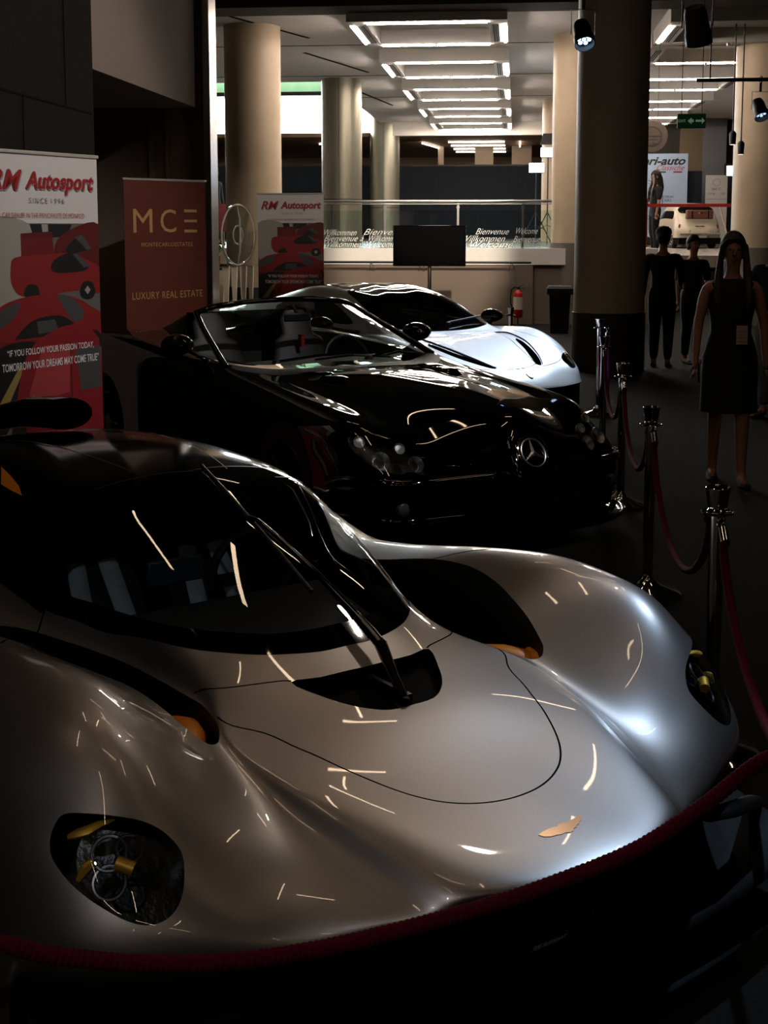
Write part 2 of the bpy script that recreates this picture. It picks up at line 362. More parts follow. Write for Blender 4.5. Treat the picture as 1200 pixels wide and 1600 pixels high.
light_frame(2.72, 4.72, 21.5, 23.9, 5.05, 'strip light frame right of the big column, mostly unlit, nearest', front=False, back=False, right=False)
for k in range(4): light_frame(2.72, 4.72, 24.4+5.03*k, 26.6+5.08*k, 5.05, 'strip light frame right of the big column, '+['first', 'second', 'third', 'last'][k]+' lit one going back', front=k > 0, left=False, right=False)
NEAR = [(-.95, 5.0, -.82, 6.5, 'between the hypercar and the roadster'), (-.65, 7.7, .25, 7.8, 'across, before the roadster nose'), (-.85, 9.1, -.35, 7.9, 'slanting over the roadster bonnet'), (-1.9, 10.7, -.9, 10.72, 'across, over the roadster windscreen'),
  (1.55, 8.7, 1.3, 7.3, 'over the ropes beside the roadster'), (2.7, 7.0, 3.1, 5.2, 'over the aisle'), (-2.55, 1.9, -2.25, 3.4, 'over the left wall near the front'),
  (-.6, 2.66, .35, 2.72, 'across, over the hypercar bonnet'), (.75, 3.3, 1.0, 2.3, 'over the hypercar right fender'), (-2.1, 6.1, -1.8, 4.9, 'left of the hypercar cabin'), (-1.2, .9, -.8, -.6, 'behind the photographer, left'), (3.3, .9, 3.3, 2.2, 'over the aisle near the front'), (1.2, 10.2, 1.8, 11.2, 'over the ropes beside the white coupe')]
for q_, nm_ in enumerate(('first', 'second', 'third', 'fourth')):
    for b_, sd_ in ((-2.2, 'left'), (.4, 'middle'), (3.0, 'right')): NEAR.append((b_, -3.2-2.6*q_, b_+(1.5 if q_ % 2 else .05), -3.2-2.6*q_-(.05 if q_ % 2 else 1.5), nm_+' row behind the photographer, '+sd_))
for b0, d0, b1, d1, lb in NEAR:
    q = empty('strip_light', hall(b0, d0, 5.34), 0, 'short strip light on the dark ceiling, '+lb, 'strip light', 'short strips over the cars'); e_ = hall(b1, d1)-hall(b0, d0); n_ = Vector((-e_.y, e_.x, 0)).normalized()
    for nm, w2, z0, z1, mm in (('housing', .05, .0, .25, SATIN), ('diffuser', .034 if 'between' in lb else .021, -.012, .0, emis('strip_near', (255, 222, 186), STRIP_NEAR))):
        a_ = M(); a_.rings([[-n_*w2+Vector((0, 0, z0)), n_*w2+Vector((0, 0, z0)), n_*w2+Vector((0, 0, z1)), -n_*w2+Vector((0, 0, z1))], [e_-n_*w2+Vector((0, 0, z0)), e_+n_*w2+Vector((0, 0, z0)), e_+n_*w2+Vector((0, 0, z1)), e_-n_*w2+Vector((0, 0, z1))]]); a_.build(nm, mm, q, False)
for k, (b, d, w_, lb) in enumerate([(-1.45, 46.5, 2.0, 'nearest'), (-1.45, 48.5, 2.0, 'second'), (-1.45, 50.5, 2.0, 'third'), (-1.45, 52.5, 2.0, 'farthest'), (-6.5, 47, 1.4, 'leftmost')]):
    tag(hbuild(M().box((b-w_/2, d-.018, 4.80), (b+w_/2, d+.018, 4.84)), 'strip_light', emis('strip_wood', (255, 238, 222), 14)), lb+' thin strip light under the wooden ceiling at the far end', 'strip light', 'strips under the wooden ceiling')
tag(hbuild(M().tube([(-3.4, 46.6, 4.80), (-2.9, 50.0, 4.80)], .022, 4), 'strip_light', emis('strip_wood', (255, 238, 222), 14)), 'slanting strip light under the wooden ceiling, left end', 'strip light', 'strips under the wooden ceiling')
tag(hbuild(M().tube([(.1, 46.6, 4.80), (.1, 49.0, 4.80)], .022, 4), 'strip_light', emis('strip_wood', (255, 238, 222), 14)), 'strip light pointing away under the wooden ceiling, right end', 'strip light', 'strips under the wooden ceiling')

# ------------------------------------------------------------------ car outlines, in metres and skin coordinates
class Surf:
    """A smooth skin through a net of (x, y, z) points; each row runs from the centre line out to the sill, and is mirrored."""
    def __init__(s, rows, smooth=0.75):
        R = np.array(rows, float)
        L = R[:, ::-1, :].copy(); L[:, :, 1] *= -1
        s.K = R.shape[1] - 1
        D = np.concatenate([L[:, :-1], R], 1)
        C = D + smooth * (s._fit(s._fit(D, 0), 1) - D)
        for ax in (0, 1):
            C = np.moveaxis(C, ax, 0)
            C = np.concatenate([[2*C[0]-C[1]], C, [2*C[-1]-C[-2]]], 0)
            C = np.moveaxis(C, 0, ax)
        s.C = C; s.nu = R.shape[0] - 1; s.nv = 2*s.K
    @staticmethod
    def _fit(D, ax):
        D = np.moveaxis(D, ax, 0); n = D.shape[0]
        A = np.zeros((n, n)); A[0, 0] = A[-1, -1] = 1
        for i in range(1, n-1): A[i, i-1:i+2] = 1/6, 4/6, 1/6
        return np.moveaxis(np.linalg.solve(A, D.reshape(n, -1)).reshape(D.shape), 0, ax)
    @staticmethod
    def _b(t):
        return np.stack([(1-t)**3, 3*t**3-6*t*t+4, -3*t**3+3*t*t+3*t+1, t**3], -1)/6
    @staticmethod
    def _db(t):
        return np.stack([-(1-t)**2, 3*t*t-4*t, -3*t*t+2*t+1, t*t], -1)/2
    def ev(s, u, v, nrm=False):
        """u: 0..nu along the car, v: -K..K across."""
        u = np.clip(np.asarray(u, float), 0, s.nu); v = np.clip(np.asarray(v, float) + s.K, 0, s.nv)
        iu = np.minimum(u.astype(int), s.nu-1); iv = np.minimum(v.astype(int), s.nv-1)
        tu = u-iu; tv = v-iv
        bu, bv = s._b(tu), s._b(tv)
        P = np.zeros(u.shape+(3,)); Pu = P.copy(); Pv = P.copy()
        if nrm: du, dv = s._db(tu), s._db(tv)
        for a in range(4):
            for b in range(4):
                c = s.C[iu+a, iv+b]
                P += (bu[..., a]*bv[..., b])[..., None]*c
                if nrm:
                    Pu += (du[..., a]*bv[..., b])[..., None]*c; Pv += (bu[..., a]*dv[..., b])[..., None]*c
        if not nrm: return P
        N = np.cross(Pu, Pv); N /= np.linalg.norm(N, axis=-1, keepdims=True)+1e-12
        return P, N
    def grid(s, ku=8, kv=8):
        if not hasattr(s, '_g') or s._g[0] != (ku, kv):
            u, v = np.meshgrid(np.linspace(0, s.nu, s.nu*ku+1), np.linspace(-s.K, s.K, s.nv*kv+1), indexing='ij')
            s._g = ((ku, kv), u, v, s.ev(u, v))
        return s._g[1:]
    def find(s, P, axes=(0, 1)):
        """(u, v) of points given in two of the three axes: plan (0, 1), side (0, 2), front (1, 2); y > 0 side."""
        u, v, G = s.grid(); out = []
        A = list(axes)
        for p in np.atleast_2d(P):
            m = v >= -0.01 if p[1 if 1 in A else 0] >= 0 or 1 not in A else v <= 0.01
            d = ((G[..., A]-p)**2).sum(-1) + np.where(m, 0, 1e3)
            k = np.unravel_index(np.argmin(d), d.shape); x = np.array([u[k], v[k]])
            for _ in range(8):
                e = 1e-3
                f0 = s.ev(x[0], x[1])[A]; J = np.stack([(s.ev(x[0]+e, x[1])-s.ev(x[0]-e, x[1]))[A], (s.ev(x[0], x[1]+e)-s.ev(x[0], x[1]-e))[A]], 1)/(2*e)
                try: st = np.linalg.solve(J.T@J+1e-7*np.eye(2), J.T@(p-f0))
                except Exception: break
                x = x+np.clip(st, -.3, .3); x[0] = min(max(x[0], 0), s.nu); x[1] = min(max(x[1], -s.K), s.K)
            out.append(x)
        return np.array(out)
HYPER = [
 [(0.49,0,0.555),(0.475,0.15,0.555),(0.43,0.28,0.554),(0.402,0.322,0.525),(0.345,0.41,0.5),(0.25,0.55,0.44),(0.15,0.73,0.415),(0.05,0.865,0.415),(-0.07,0.93,0.4),(-0.1,0.935,0.24)],
 [(0.53,0,0.588),(0.515,0.15,0.586),(0.455,0.285,0.584),(0.432,0.325,0.553),(0.375,0.42,0.532),(0.295,0.57,0.49),(0.235,0.73,0.5),(0.14,0.89,0.5),(-0.01,0.955,0.48),(-0.05,0.955,0.26)],
 [(0.4,0,0.617),(0.39,0.155,0.615),(0.36,0.31,0.616),(0.347,0.352,0.58),(0.31,0.44,0.556),(0.25,0.58,0.545),(0.195,0.735,0.59),(0.1,0.885,0.595),(-0.05,0.955,0.56),(-0.1,0.95,0.27)],
 [(0.25,0,0.64),(0.245,0.165,0.64),(0.24,0.335,0.646),(0.232,0.378,0.613),(0.205,0.455,0.587),(0.155,0.6,0.615),(0.105,0.74,0.69),(0.03,0.876,0.69),(-0.1,0.955,0.62),(-0.15,0.955,0.28)],
 [(0.1,0,0.668),(0.1,0.17,0.668),(0.1,0.365,0.672),(0.096,0.408,0.652),(0.08,0.465,0.628),(0.05,0.61,0.7),(0.01,0.745,0.785),(-0.05,0.872,0.74),(-0.16,0.953,0.64),(-0.2,0.957,0.28)],
 [(-0.05,0,0.708),(-0.05,0.175,0.706),(-0.05,0.385,0.69),(-0.05,0.4275,0.681),(-0.05,0.47,0.672),(-0.07,0.61,0.765),(-0.1,0.745,0.85),(-0.14,0.878,0.79),(-0.23,0.955,0.66),(-0.27,0.96,0.28)],
 [(-0.2,0,0.738),(-0.2,0.175,0.733),(-0.2,0.38,0.712),(-0.2,0.4225,0.711),(-0.2,0.465,0.71),(-0.22,0.6,0.81),(-0.24,0.745,0.875),(-0.26,0.88,0.81),(-0.32,0.956,0.67),(-0.35,0.96,0.28)],
 [(-0.35,0,0.786),(-0.35,0.165,0.777),(-0.35,0.325,0.742),(-0.355,0.3675,0.728),(-0.36,0.41,0.714),(-0.38,0.59,0.815),(-0.4,0.745,0.882),(-0.41,0.88,0.82),(-0.44,0.957,0.68),(-0.46,0.96,0.28)],
 [(-0.5,0,0.852),(-0.5,0.16,0.841),(-0.5,0.315,0.785),(-0.51,0.355,0.7425),(-0.52,0.395,0.7),(-0.55,0.61,0.8),(-0.56,0.745,0.868),(-0.57,0.88,0.81),(-0.58,0.957,0.68),(-0.6,0.96,0.28)],
 [(-0.7,0,0.934),(-0.7,0.165,0.92),(-0.7,0.355,0.862),(-0.725,0.38,0.776),(-0.75,0.405,0.69),(-0.76,0.625,0.79),(-0.77,0.745,0.835),(-0.77,0.875,0.78),(-0.77,0.955,0.66),(-0.77,0.96,0.25)],
 [(-0.95,0,1.028),(-0.95,0.17,1.012),(-0.95,0.382,0.955),(-0.965,0.4185,0.8275),(-0.98,0.455,0.7),(-1,0.63,0.755),(-1,0.745,0.79),(-1,0.865,0.745),(-1,0.945,0.62),(-1,0.95,0.22)],
 [(-1.16,0,1.088),(-1.16,0.175,1.075),(-1.175,0.388,1.03),(-1.1875,0.449,0.88),(-1.2,0.51,0.73),(-1.2,0.65,0.735),(-1.2,0.745,0.755),(-1.2,0.855,0.72),(-1.2,0.935,0.6),(-1.2,0.94,0.2)],
 [(-1.5,0,1.115),(-1.5,0.18,1.105),(-1.5,0.395,1.04),(-1.5,0.4825,0.905),(-1.5,0.57,0.77),(-1.5,0.68,0.745),(-1.5,0.77,0.74),(-1.5,0.86,0.71),(-1.5,0.935,0.6),(-1.5,0.94,0.2)],
 [(-2,0,1.1),(-2,0.18,1.09),(-2,0.38,1.02),(-2,0.47,0.91),(-2,0.56,0.8),(-2,0.7,0.82),(-2,0.82,0.86),(-2,0.92,0.8),(-2,0.97,0.65),(-2,0.97,0.2)],
 [(-2.6,0,1),(-2.6,0.18,0.99),(-2.6,0.34,0.92),(-2.6,0.42,0.86),(-2.6,0.5,0.8),(-2.6,0.68,0.85),(-2.6,0.82,0.88),(-2.6,0.93,0.82),(-2.6,0.98,0.65),(-2.6,0.98,0.22)],
 [(-3.3,0,0.84),(-3.3,0.17,0.83),(-3.3,0.32,0.8),(-3.3,0.4,0.78),(-3.3,0.48,0.76),(-3.3,0.66,0.78),(-3.3,0.8,0.78),(-3.3,0.91,0.74),(-3.3,0.96,0.6),(-3.3,0.96,0.3)],
]
ROAD = [
 [(2.34,0,0.17),(2.335,0.2,0.17),(2.29,0.45,0.17),(2.265,0.62,0.17),(2.205,0.785,0.17),(2.065,0.885,0.17),(1.87,0.945,0.17),(1.7,0.95,0.17)],
 [(2.4,0,0.37),(2.39,0.2,0.37),(2.34,0.45,0.37),(2.31,0.62,0.37),(2.245,0.785,0.37),(2.105,0.885,0.37),(1.9,0.945,0.36),(1.72,0.95,0.28)],
 [(2.4,0,0.47),(2.385,0.2,0.47),(2.335,0.45,0.465),(2.305,0.62,0.46),(2.24,0.785,0.46),(2.105,0.885,0.46),(1.9,0.945,0.44),(1.71,0.95,0.3)],
 [(2.39,0,0.56),(2.35,0.2,0.555),(2.28,0.45,0.535),(2.215,0.62,0.53),(2.145,0.785,0.54),(2.01,0.885,0.54),(1.82,0.945,0.5),(1.66,0.95,0.3)],
 [(2.33,0,0.67),(2.28,0.2,0.655),(2.19,0.45,0.61),(2.1,0.62,0.615),(2,0.785,0.635),(1.87,0.885,0.63),(1.7,0.945,0.55),(1.6,0.95,0.3)],
 [(2.15,0,0.785),(2.1,0.2,0.765),(2.02,0.45,0.7),(1.95,0.62,0.7),(1.87,0.785,0.725),(1.76,0.885,0.705),(1.6,0.945,0.6),(1.5,0.95,0.3)],
 [(1.7,0,0.86),(1.7,0.2,0.85),(1.68,0.45,0.79),(1.65,0.62,0.758),(1.62,0.785,0.773),(1.55,0.885,0.738),(1.45,0.945,0.62),(1.42,0.95,0.3)],
 [(1.3,0,0.895),(1.3,0.2,0.885),(1.3,0.45,0.838),(1.3,0.62,0.798),(1.3,0.785,0.806),(1.3,0.885,0.768),(1.3,0.945,0.64),(1.3,0.95,0.3)],
 [(0.95,0,0.905),(0.95,0.2,0.9),(0.95,0.45,0.868),(0.95,0.62,0.833),(0.95,0.785,0.838),(0.95,0.885,0.798),(0.95,0.945,0.66),(0.95,0.95,0.2)],
 [(0.66,0,0.89),(0.66,0.2,0.89),(0.6,0.45,0.885),(0.55,0.62,0.88),(0.52,0.785,0.885),(0.55,0.885,0.845),(0.55,0.945,0.68),(0.55,0.95,0.2)],
 [(0.3,0,0.9),(0.3,0.2,0.9),(0.3,0.45,0.9),(0.3,0.62,0.905),(0.3,0.785,0.92),(0.3,0.885,0.88),(0.3,0.945,0.7),(0.3,0.95,0.2)],
 [(-0.2,0,0.93),(-0.2,0.2,0.93),(-0.2,0.45,0.93),(-0.2,0.62,0.935),(-0.2,0.785,0.945),(-0.2,0.885,0.91),(-0.2,0.945,0.72),(-0.2,0.95,0.2)],
 [(-0.8,0,0.97),(-0.8,0.2,0.97),(-0.8,0.45,0.97),(-0.8,0.62,0.97),(-0.8,0.785,0.975),(-0.8,0.885,0.94),(-0.8,0.945,0.74),(-0.8,0.95,0.2)],
 [(-1.3,0,1),(-1.3,0.2,1.01),(-1.3,0.45,1.02),(-1.3,0.62,1.01),(-1.3,0.785,0.995),(-1.3,0.885,0.955),(-1.3,0.945,0.75),(-1.3,0.95,0.22)],
 [(-1.75,0,0.985),(-1.75,0.2,0.99),(-1.75,0.45,1),(-1.75,0.62,0.995),(-1.75,0.785,0.985),(-1.75,0.885,0.945),(-1.75,0.945,0.74),(-1.75,0.95,0.25)],
 [(-2.1,0,0.94),(-2.1,0.2,0.945),(-2.1,0.45,0.955),(-2.09,0.62,0.95),(-2.06,0.785,0.94),(-2.02,0.885,0.9),(-2,0.945,0.72),(-1.98,0.95,0.3)],
 [(-2.24,0,0.8),(-2.24,0.2,0.8),(-2.23,0.45,0.8),(-2.2,0.62,0.8),(-2.15,0.785,0.79),(-2.08,0.885,0.77),(-2.02,0.945,0.66),(-2,0.95,0.35)],
]
COUPE = [
 [(0.05,0,0.15),(0.03,0.25,0.15),(-0.04,0.5,0.15),(-0.12,0.66,0.15),(-0.26,0.82,0.15),(-0.42,0.92,0.15),(-0.62,0.975,0.15),(-0.72,0.98,0.15)],
 [(0.14,0,0.36),(0.12,0.25,0.36),(0.04,0.5,0.36),(-0.06,0.66,0.36),(-0.2,0.82,0.36),(-0.38,0.92,0.36),(-0.6,0.975,0.34),(-0.72,0.98,0.26)],
 [(0.13,0,0.45),(0.11,0.25,0.45),(0.02,0.5,0.45),(-0.08,0.66,0.45),(-0.27,0.82,0.45),(-0.45,0.92,0.45),(-0.68,0.975,0.44),(-0.74,0.98,0.28)],
 [(0,0,0.535),(-0.01,0.25,0.54),(-0.06,0.5,0.535),(-0.12,0.66,0.54),(-0.31,0.82,0.535),(-0.49,0.92,0.535),(-0.72,0.975,0.52),(-0.78,0.98,0.3)],
 [(-0.15,0,0.588),(-0.16,0.25,0.593),(-0.18,0.5,0.59),(-0.24,0.66,0.61),(-0.4,0.82,0.62),(-0.56,0.92,0.61),(-0.78,0.975,0.55),(-0.84,0.98,0.3)],
 [(-0.4,0,0.655),(-0.4,0.25,0.665),(-0.4,0.5,0.66),(-0.44,0.66,0.69),(-0.56,0.82,0.72),(-0.68,0.92,0.705),(-0.86,0.975,0.6),(-0.9,0.98,0.3)],
 [(-0.7,0,0.735),(-0.7,0.25,0.745),(-0.7,0.5,0.75),(-0.72,0.66,0.765),(-0.81,0.82,0.812),(-0.88,0.92,0.785),(-0.98,0.975,0.64),(-1,0.98,0.3)],
 [(-0.95,0,0.79),(-0.95,0.25,0.795),(-0.95,0.5,0.8),(-0.97,0.66,0.81),(-1,0.82,0.845),(-1.03,0.92,0.815),(-1.08,0.975,0.66),(-1.1,0.98,0.25)],
 [(-1.17,0,0.83),(-1.16,0.25,0.83),(-1.12,0.5,0.825),(-1.12,0.66,0.82),(-1.15,0.82,0.845),(-1.2,0.92,0.815),(-1.25,0.975,0.66),(-1.3,0.98,0.2)],
 [(-1.5,0,0.97),(-1.5,0.25,0.975),(-1.47,0.56,0.945),(-1.45,0.7,0.83),(-1.45,0.82,0.828),(-1.5,0.92,0.805),(-1.5,0.975,0.66),(-1.5,0.98,0.2)],
 [(-1.9,0,1.12),(-1.9,0.25,1.125),(-1.9,0.57,1.095),(-1.9,0.71,0.86),(-1.9,0.82,0.82),(-1.9,0.92,0.8),(-1.9,0.975,0.66),(-1.9,0.98,0.2)],
 [(-2.3,0,1.205),(-2.3,0.25,1.205),(-2.3,0.57,1.17),(-2.3,0.71,0.93),(-2.3,0.82,0.82),(-2.3,0.92,0.8),(-2.3,0.975,0.66),(-2.3,0.98,0.2)],
 [(-2.7,0,1.23),(-2.7,0.25,1.22),(-2.7,0.56,1.19),(-2.7,0.65,0.97),(-2.7,0.82,0.83),(-2.7,0.92,0.81),(-2.7,0.975,0.66),(-2.7,0.98,0.2)],
 [(-3.2,0,1.195),(-3.2,0.25,1.185),(-3.2,0.48,1.12),(-3.2,0.63,0.95),(-3.2,0.82,0.86),(-3.2,0.93,0.83),(-3.2,0.985,0.68),(-3.2,0.98,0.22)],
 [(-3.7,0,1.1),(-3.7,0.25,1.09),(-3.7,0.45,1.02),(-3.7,0.6,0.93),(-3.7,0.8,0.9),(-3.7,0.94,0.87),(-3.7,0.99,0.7),(-3.7,0.98,0.25)],
 [(-4.2,0,0.99),(-4.2,0.25,0.985),(-4.2,0.45,0.96),(-4.2,0.6,0.93),(-4.2,0.8,0.91),(-4.2,0.93,0.87),(-4.2,0.98,0.7),(-4.2,0.97,0.3)],
 [(-4.55,0,0.9),(-4.55,0.25,0.9),(-4.55,0.45,0.89),(-4.55,0.6,0.88),(-4.55,0.78,0.86),(-4.55,0.9,0.82),(-4.55,0.94,0.68),(-4.55,0.94,0.35)],
]
SCREEN = [
 [(0.66,0,0.885),(0.64,0.25,0.885),(0.57,0.5,0.885),(0.46,0.68,0.89),(0.36,0.8,0.9)],
 [(0.3,0,1.06),(0.285,0.24,1.057),(0.225,0.47,1.045),(0.14,0.63,1.03),(0.06,0.745,1.015)],
 [(-0.05,0,1.195),(-0.06,0.23,1.19),(-0.1,0.445,1.175),(-0.16,0.585,1.15),(-0.22,0.685,1.12)],
 [(-0.33,0,1.275),(-0.335,0.22,1.27),(-0.35,0.42,1.255),(-0.375,0.55,1.235),(-0.41,0.635,1.2)],
]
POLY = {  # mostly traced from image pixels, cast onto the skins and stored as (u, v)
 'v_glass': [(6.924, 0.0), (6.943, 0.485), (7.101, 0.937), (7.357, 1.34), (7.858, 1.889), (8.538, 2.617), (9.359, 3.289), (9.983, 3.468), (10.552, 3.606), (10.816, 3.268), (10.958, 2.917), (11.082, 2.56), (11.113, 2.31), (11.135, 1.963), (11.153, 1.592), (11.158, 1.366), (11.057, 0.979), (10.996, 0.377), (10.951, 0.0)],
 'v_clear': [(7.433, 0.0), (7.576, 0.904), (8.218, 1.713), (9.14, 2.582), (9.998, 3.057), (10.238, 3.091), (10.427, 2.874), (10.594, 2.548), (10.697, 2.314), (10.795, 2.042), (10.777, 1.766), (10.7, 1.397), (10.545, 0.688), (10.468, 0.0)],
 'v_lamp': [(3.588, 6.858), (3.405, 7.017), (3.091, 7.13), (2.77, 7.15), (2.436, 7.025), (2.193, 6.847), (2.013, 6.673), (1.86, 6.505), (1.773, 6.333), (1.802, 6.173), (1.936, 6.019), (2.17, 5.877), (2.48, 5.752), (2.791, 5.654), (2.985, 5.637), (3.143, 5.719), (3.243, 5.857), (3.297, 6.034), (3.361, 6.286), (3.473, 6.567)],
 'v_panel': [(6.398, 2.934), (5.807, 1.95), (5.02, 1.664), (4.266, 1.486), (3.654, 1.292), (3.261, 1.08), (3.006, 0.815), (2.836, 0.44), (2.777, 0.0)],
 'v_cowl': [(7.425, 3.455), (7.025, 2.145), (6.666, 1.323), (6.549, 1.138)],
 'v_vent': [(6.372, 0.0), (6.383, 0.272), (6.418, 0.774), (6.523, 1.149), (6.026, 0.967), (5.656, 0.795), (5.401, 0.61), (5.228, 0.365), (5.205, 0.0)],
 'v_badge': [(2.005, -0.332), (1.999, 0.381), (1.876, 0.223), (1.841, 0.048), (1.827, -0.223)],
 'v_hole': [(5.766, 3.885), (5.815, 4.132), (5.99, 4.307), (6.547, 4.648), (7.369, 4.946), (8.211, 5.133), (8.806, 5.181), (9.45, 5.156), (10.019, 5.025), (10.745, 4.709), (10.624, 4.263), (9.784, 3.962), (8.911, 3.804), (8.279, 3.776), (7.4, 3.724), (6.7, 3.378), (6.224, 3.14), (5.903, 3.474)],
 'v_seam': [(8.515, 5.891), (9.741, 4.744), (10.235, 4.282), (10.484, 3.919), (10.567, 3.656)],
 'v_orange': [(12.472, 1.812), (12.161, 1.918), (11.905, 2.021), (11.72, 2.152), (11.918, 2.15), (12.172, 2.121)],
 'v_sidewin': [(12.028, 2.311), (11.587, 2.427), (11.268, 2.747), (11.088, 3.308), (11.177, 3.532), (11.416, 3.595)],
 'v_roofseam': [(11.072, 0.699), (11.968, 0.89), (12.8, 1.041)],
 'r_lamp': [(4.268, 4.689), (4.618, 4.485), (4.824, 4.233), (4.933, 3.886), (4.79, 3.67), (4.665, 3.453), (4.524, 3.028), (4.507, 2.75), (4.332, 2.544), (3.977, 2.462), (3.544, 2.444), (3.035, 2.528), (2.578, 2.695), (2.421, 2.875), (2.507, 3.098), (2.692, 3.388), (2.533, 3.728), (2.632, 3.987), (2.781, 4.302), (3.033, 4.511), (3.384, 4.663), (3.789, 4.76)],
 'r_marker': [(2.319, 6.291), (2.103, 6.079), (1.851, 5.747), (1.684, 5.459), (1.542, 5.339), (1.395, 5.46), (1.341, 5.758), (1.613, 6.133)],
 'r_grille': [(3.716, 2.164), (3.616, 1.683), (3.302, 1.047), (3.023, 0.595), (1.733, 0.443), (1.523, 0.7), (1.713, 1.357), (2.012, 2.116), (2.322, 2.466), (2.978, 2.409)],
 'r_cut': [(4.994, 4.038), (5.368, 4.132), (6.532, 4.188), (7.691, 4.146), (8.55, 4.13), (9.572, 4.262)],
 'r_cockpit': [(9.741, 0.0), (9.713, 1.59), (9.971, 2.878), (10.549, 3.503), (11.492, 3.563), (12.099, 3.415), (12.385, 2.565), (12.423, 1.394), (12.423, 0.0)],
 'r_cowl': [(8.514, 0.0), (8.509, 1.394), (8.574, 2.385), (8.777, 3.356), (9.228, 4.057), (9.652, 3.983), (9.578, 3.474), (9.163, 2.272), (9.123, 1.197), (9.087, 0.0)],
 'r_archf': [(0.284, 7.0), (0.87, 7.0), (2.515, 7.0), (3.093, 6.793), (3.497, 6.604), (3.844, 6.43), (4.205, 6.281), (4.611, 6.162), (5.016, 6.049), (5.379, 5.92), (5.72, 5.782), (6.055, 5.654), (6.372, 5.56), (6.644, 5.509), (6.873, 5.506), (7.071, 5.55), (7.246, 5.634), (7.401, 5.741), (7.538, 5.858), (7.659, 5.974), (7.764, 6.087), (7.854, 6.195), (7.929, 6.301), (7.989, 6.406), (8.034, 6.509), (8.063, 6.612), (8.077, 6.713), (8.075, 6.813), (8.057, 6.912), (8.023, 7.0)],
 'r_archr': [(12.412, 6.984), (12.389, 6.903), (12.379, 6.82), (12.381, 6.735), (12.396, 6.651), (12.423, 6.567), (12.463, 6.485), (12.514, 6.406), (12.576, 6.331), (12.649, 6.261), (12.731, 6.199), (12.821, 6.145), (12.917, 6.102), (13.017, 6.072), (13.12, 6.056), (13.224, 6.055), (13.328, 6.07), (13.431, 6.1), (13.532, 6.143), (13.629, 6.199), (13.721, 6.266), (13.806, 6.341), (13.883, 6.424), (13.949, 6.512), (14.003, 6.604), (14.042, 6.698), (14.064, 6.793), (14.068, 6.887), (14.053, 6.978), (14.02, 7.0)],
 'c_duct': [(7.649, 2.218), (7.908, 2.858), (7.387, 2.944), (6.403, 2.546), (6.008, 2.382), (5.321, 1.924), (4.486, 1.431), (3.977, 1.127), (4.023, 0.919), (4.86, 1.166), (5.637, 1.437), (6.406, 1.712)],
 'c_ductL': [(7.544, 1.146), (6.248, 1.235), (5.329, 1.182), (4.339, 1.162)],
 'c_lamp': [(4.392, 2.669), (4.511, 3.183), (4.38, 3.663), (4.032, 3.899), (3.457, 3.259), (3.182, 2.806), (3.24, 2.382), (3.731, 2.374), (4.1, 2.422)],
 'c_cut': [(4.339, -1.162), (3.978, -0.572), (3.767, 0.696), (4.322, 2.543)],
 'c_glass': [(7.985, 0.0), (8.057, 0.998), (8.29, 1.735), (8.651, 2.21), (9.302, 2.022), (10.003, 1.874), (10.542, 1.739), (10.745, 1.455), (10.746, 0.818), (10.745, 0.0)],
 'c_roof': [(10.796, 0.0), (10.796, 0.818), (10.795, 1.516), (11.515, 1.659), (12.608, 1.736), (13.802, 1.611), (14.586, 1.232), (14.586, 0.0)],
 'c_side': [(9.664, 2.775), (10.242, 2.414), (11.13, 2.337), (11.991, 2.387), (12.804, 2.444), (13.3, 2.736), (12.804, 3.193), (11.261, 3.206)],
 'c_archf': [(0.177, 6.11), (0.426, 6.052), (0.701, 6.018), (1.021, 5.97), (1.415, 5.857), (1.911, 5.708), (2.446, 5.659), (3.048, 5.668), (3.842, 5.583), (4.402, 5.541), (4.824, 5.528), (5.178, 5.513), (5.491, 5.508), (5.79, 5.528), (6.115, 5.579), (6.503, 5.655), (6.909, 5.736), (7.248, 5.815), (7.517, 5.901), (7.737, 5.994), (7.921, 6.093), (8.076, 6.196), (8.204, 6.301), (8.304, 6.408), (8.372, 6.515), (8.409, 6.622), (8.411, 6.727), (8.376, 6.829), (8.301, 6.929), (8.183, 7.0)],
 'c_archr': [(13.064, 7.0), (13.041, 6.907), (13.03, 6.809), (13.033, 6.711), (13.047, 6.612), (13.075, 6.513), (13.114, 6.415), (13.165, 6.319), (13.227, 6.227), (13.298, 6.139), (13.378, 6.059), (13.465, 5.989), (13.558, 5.933), (13.654, 5.896), (13.753, 5.88), (13.852, 5.886), (13.949, 5.914), (14.043, 5.961), (14.132, 6.024), (14.216, 6.1), (14.292, 6.185), (14.361, 6.278), (14.421, 6.378), (14.471, 6.481), (14.51, 6.587), (14.538, 6.695), (14.553, 6.803), (14.555, 6.91), (14.544, 7.0), (14.521, 7.0)],
}
S_OFF, S_L0, F_OFF, F_L0 = 4.46500, 7.63925, 7.08532, 8.28225

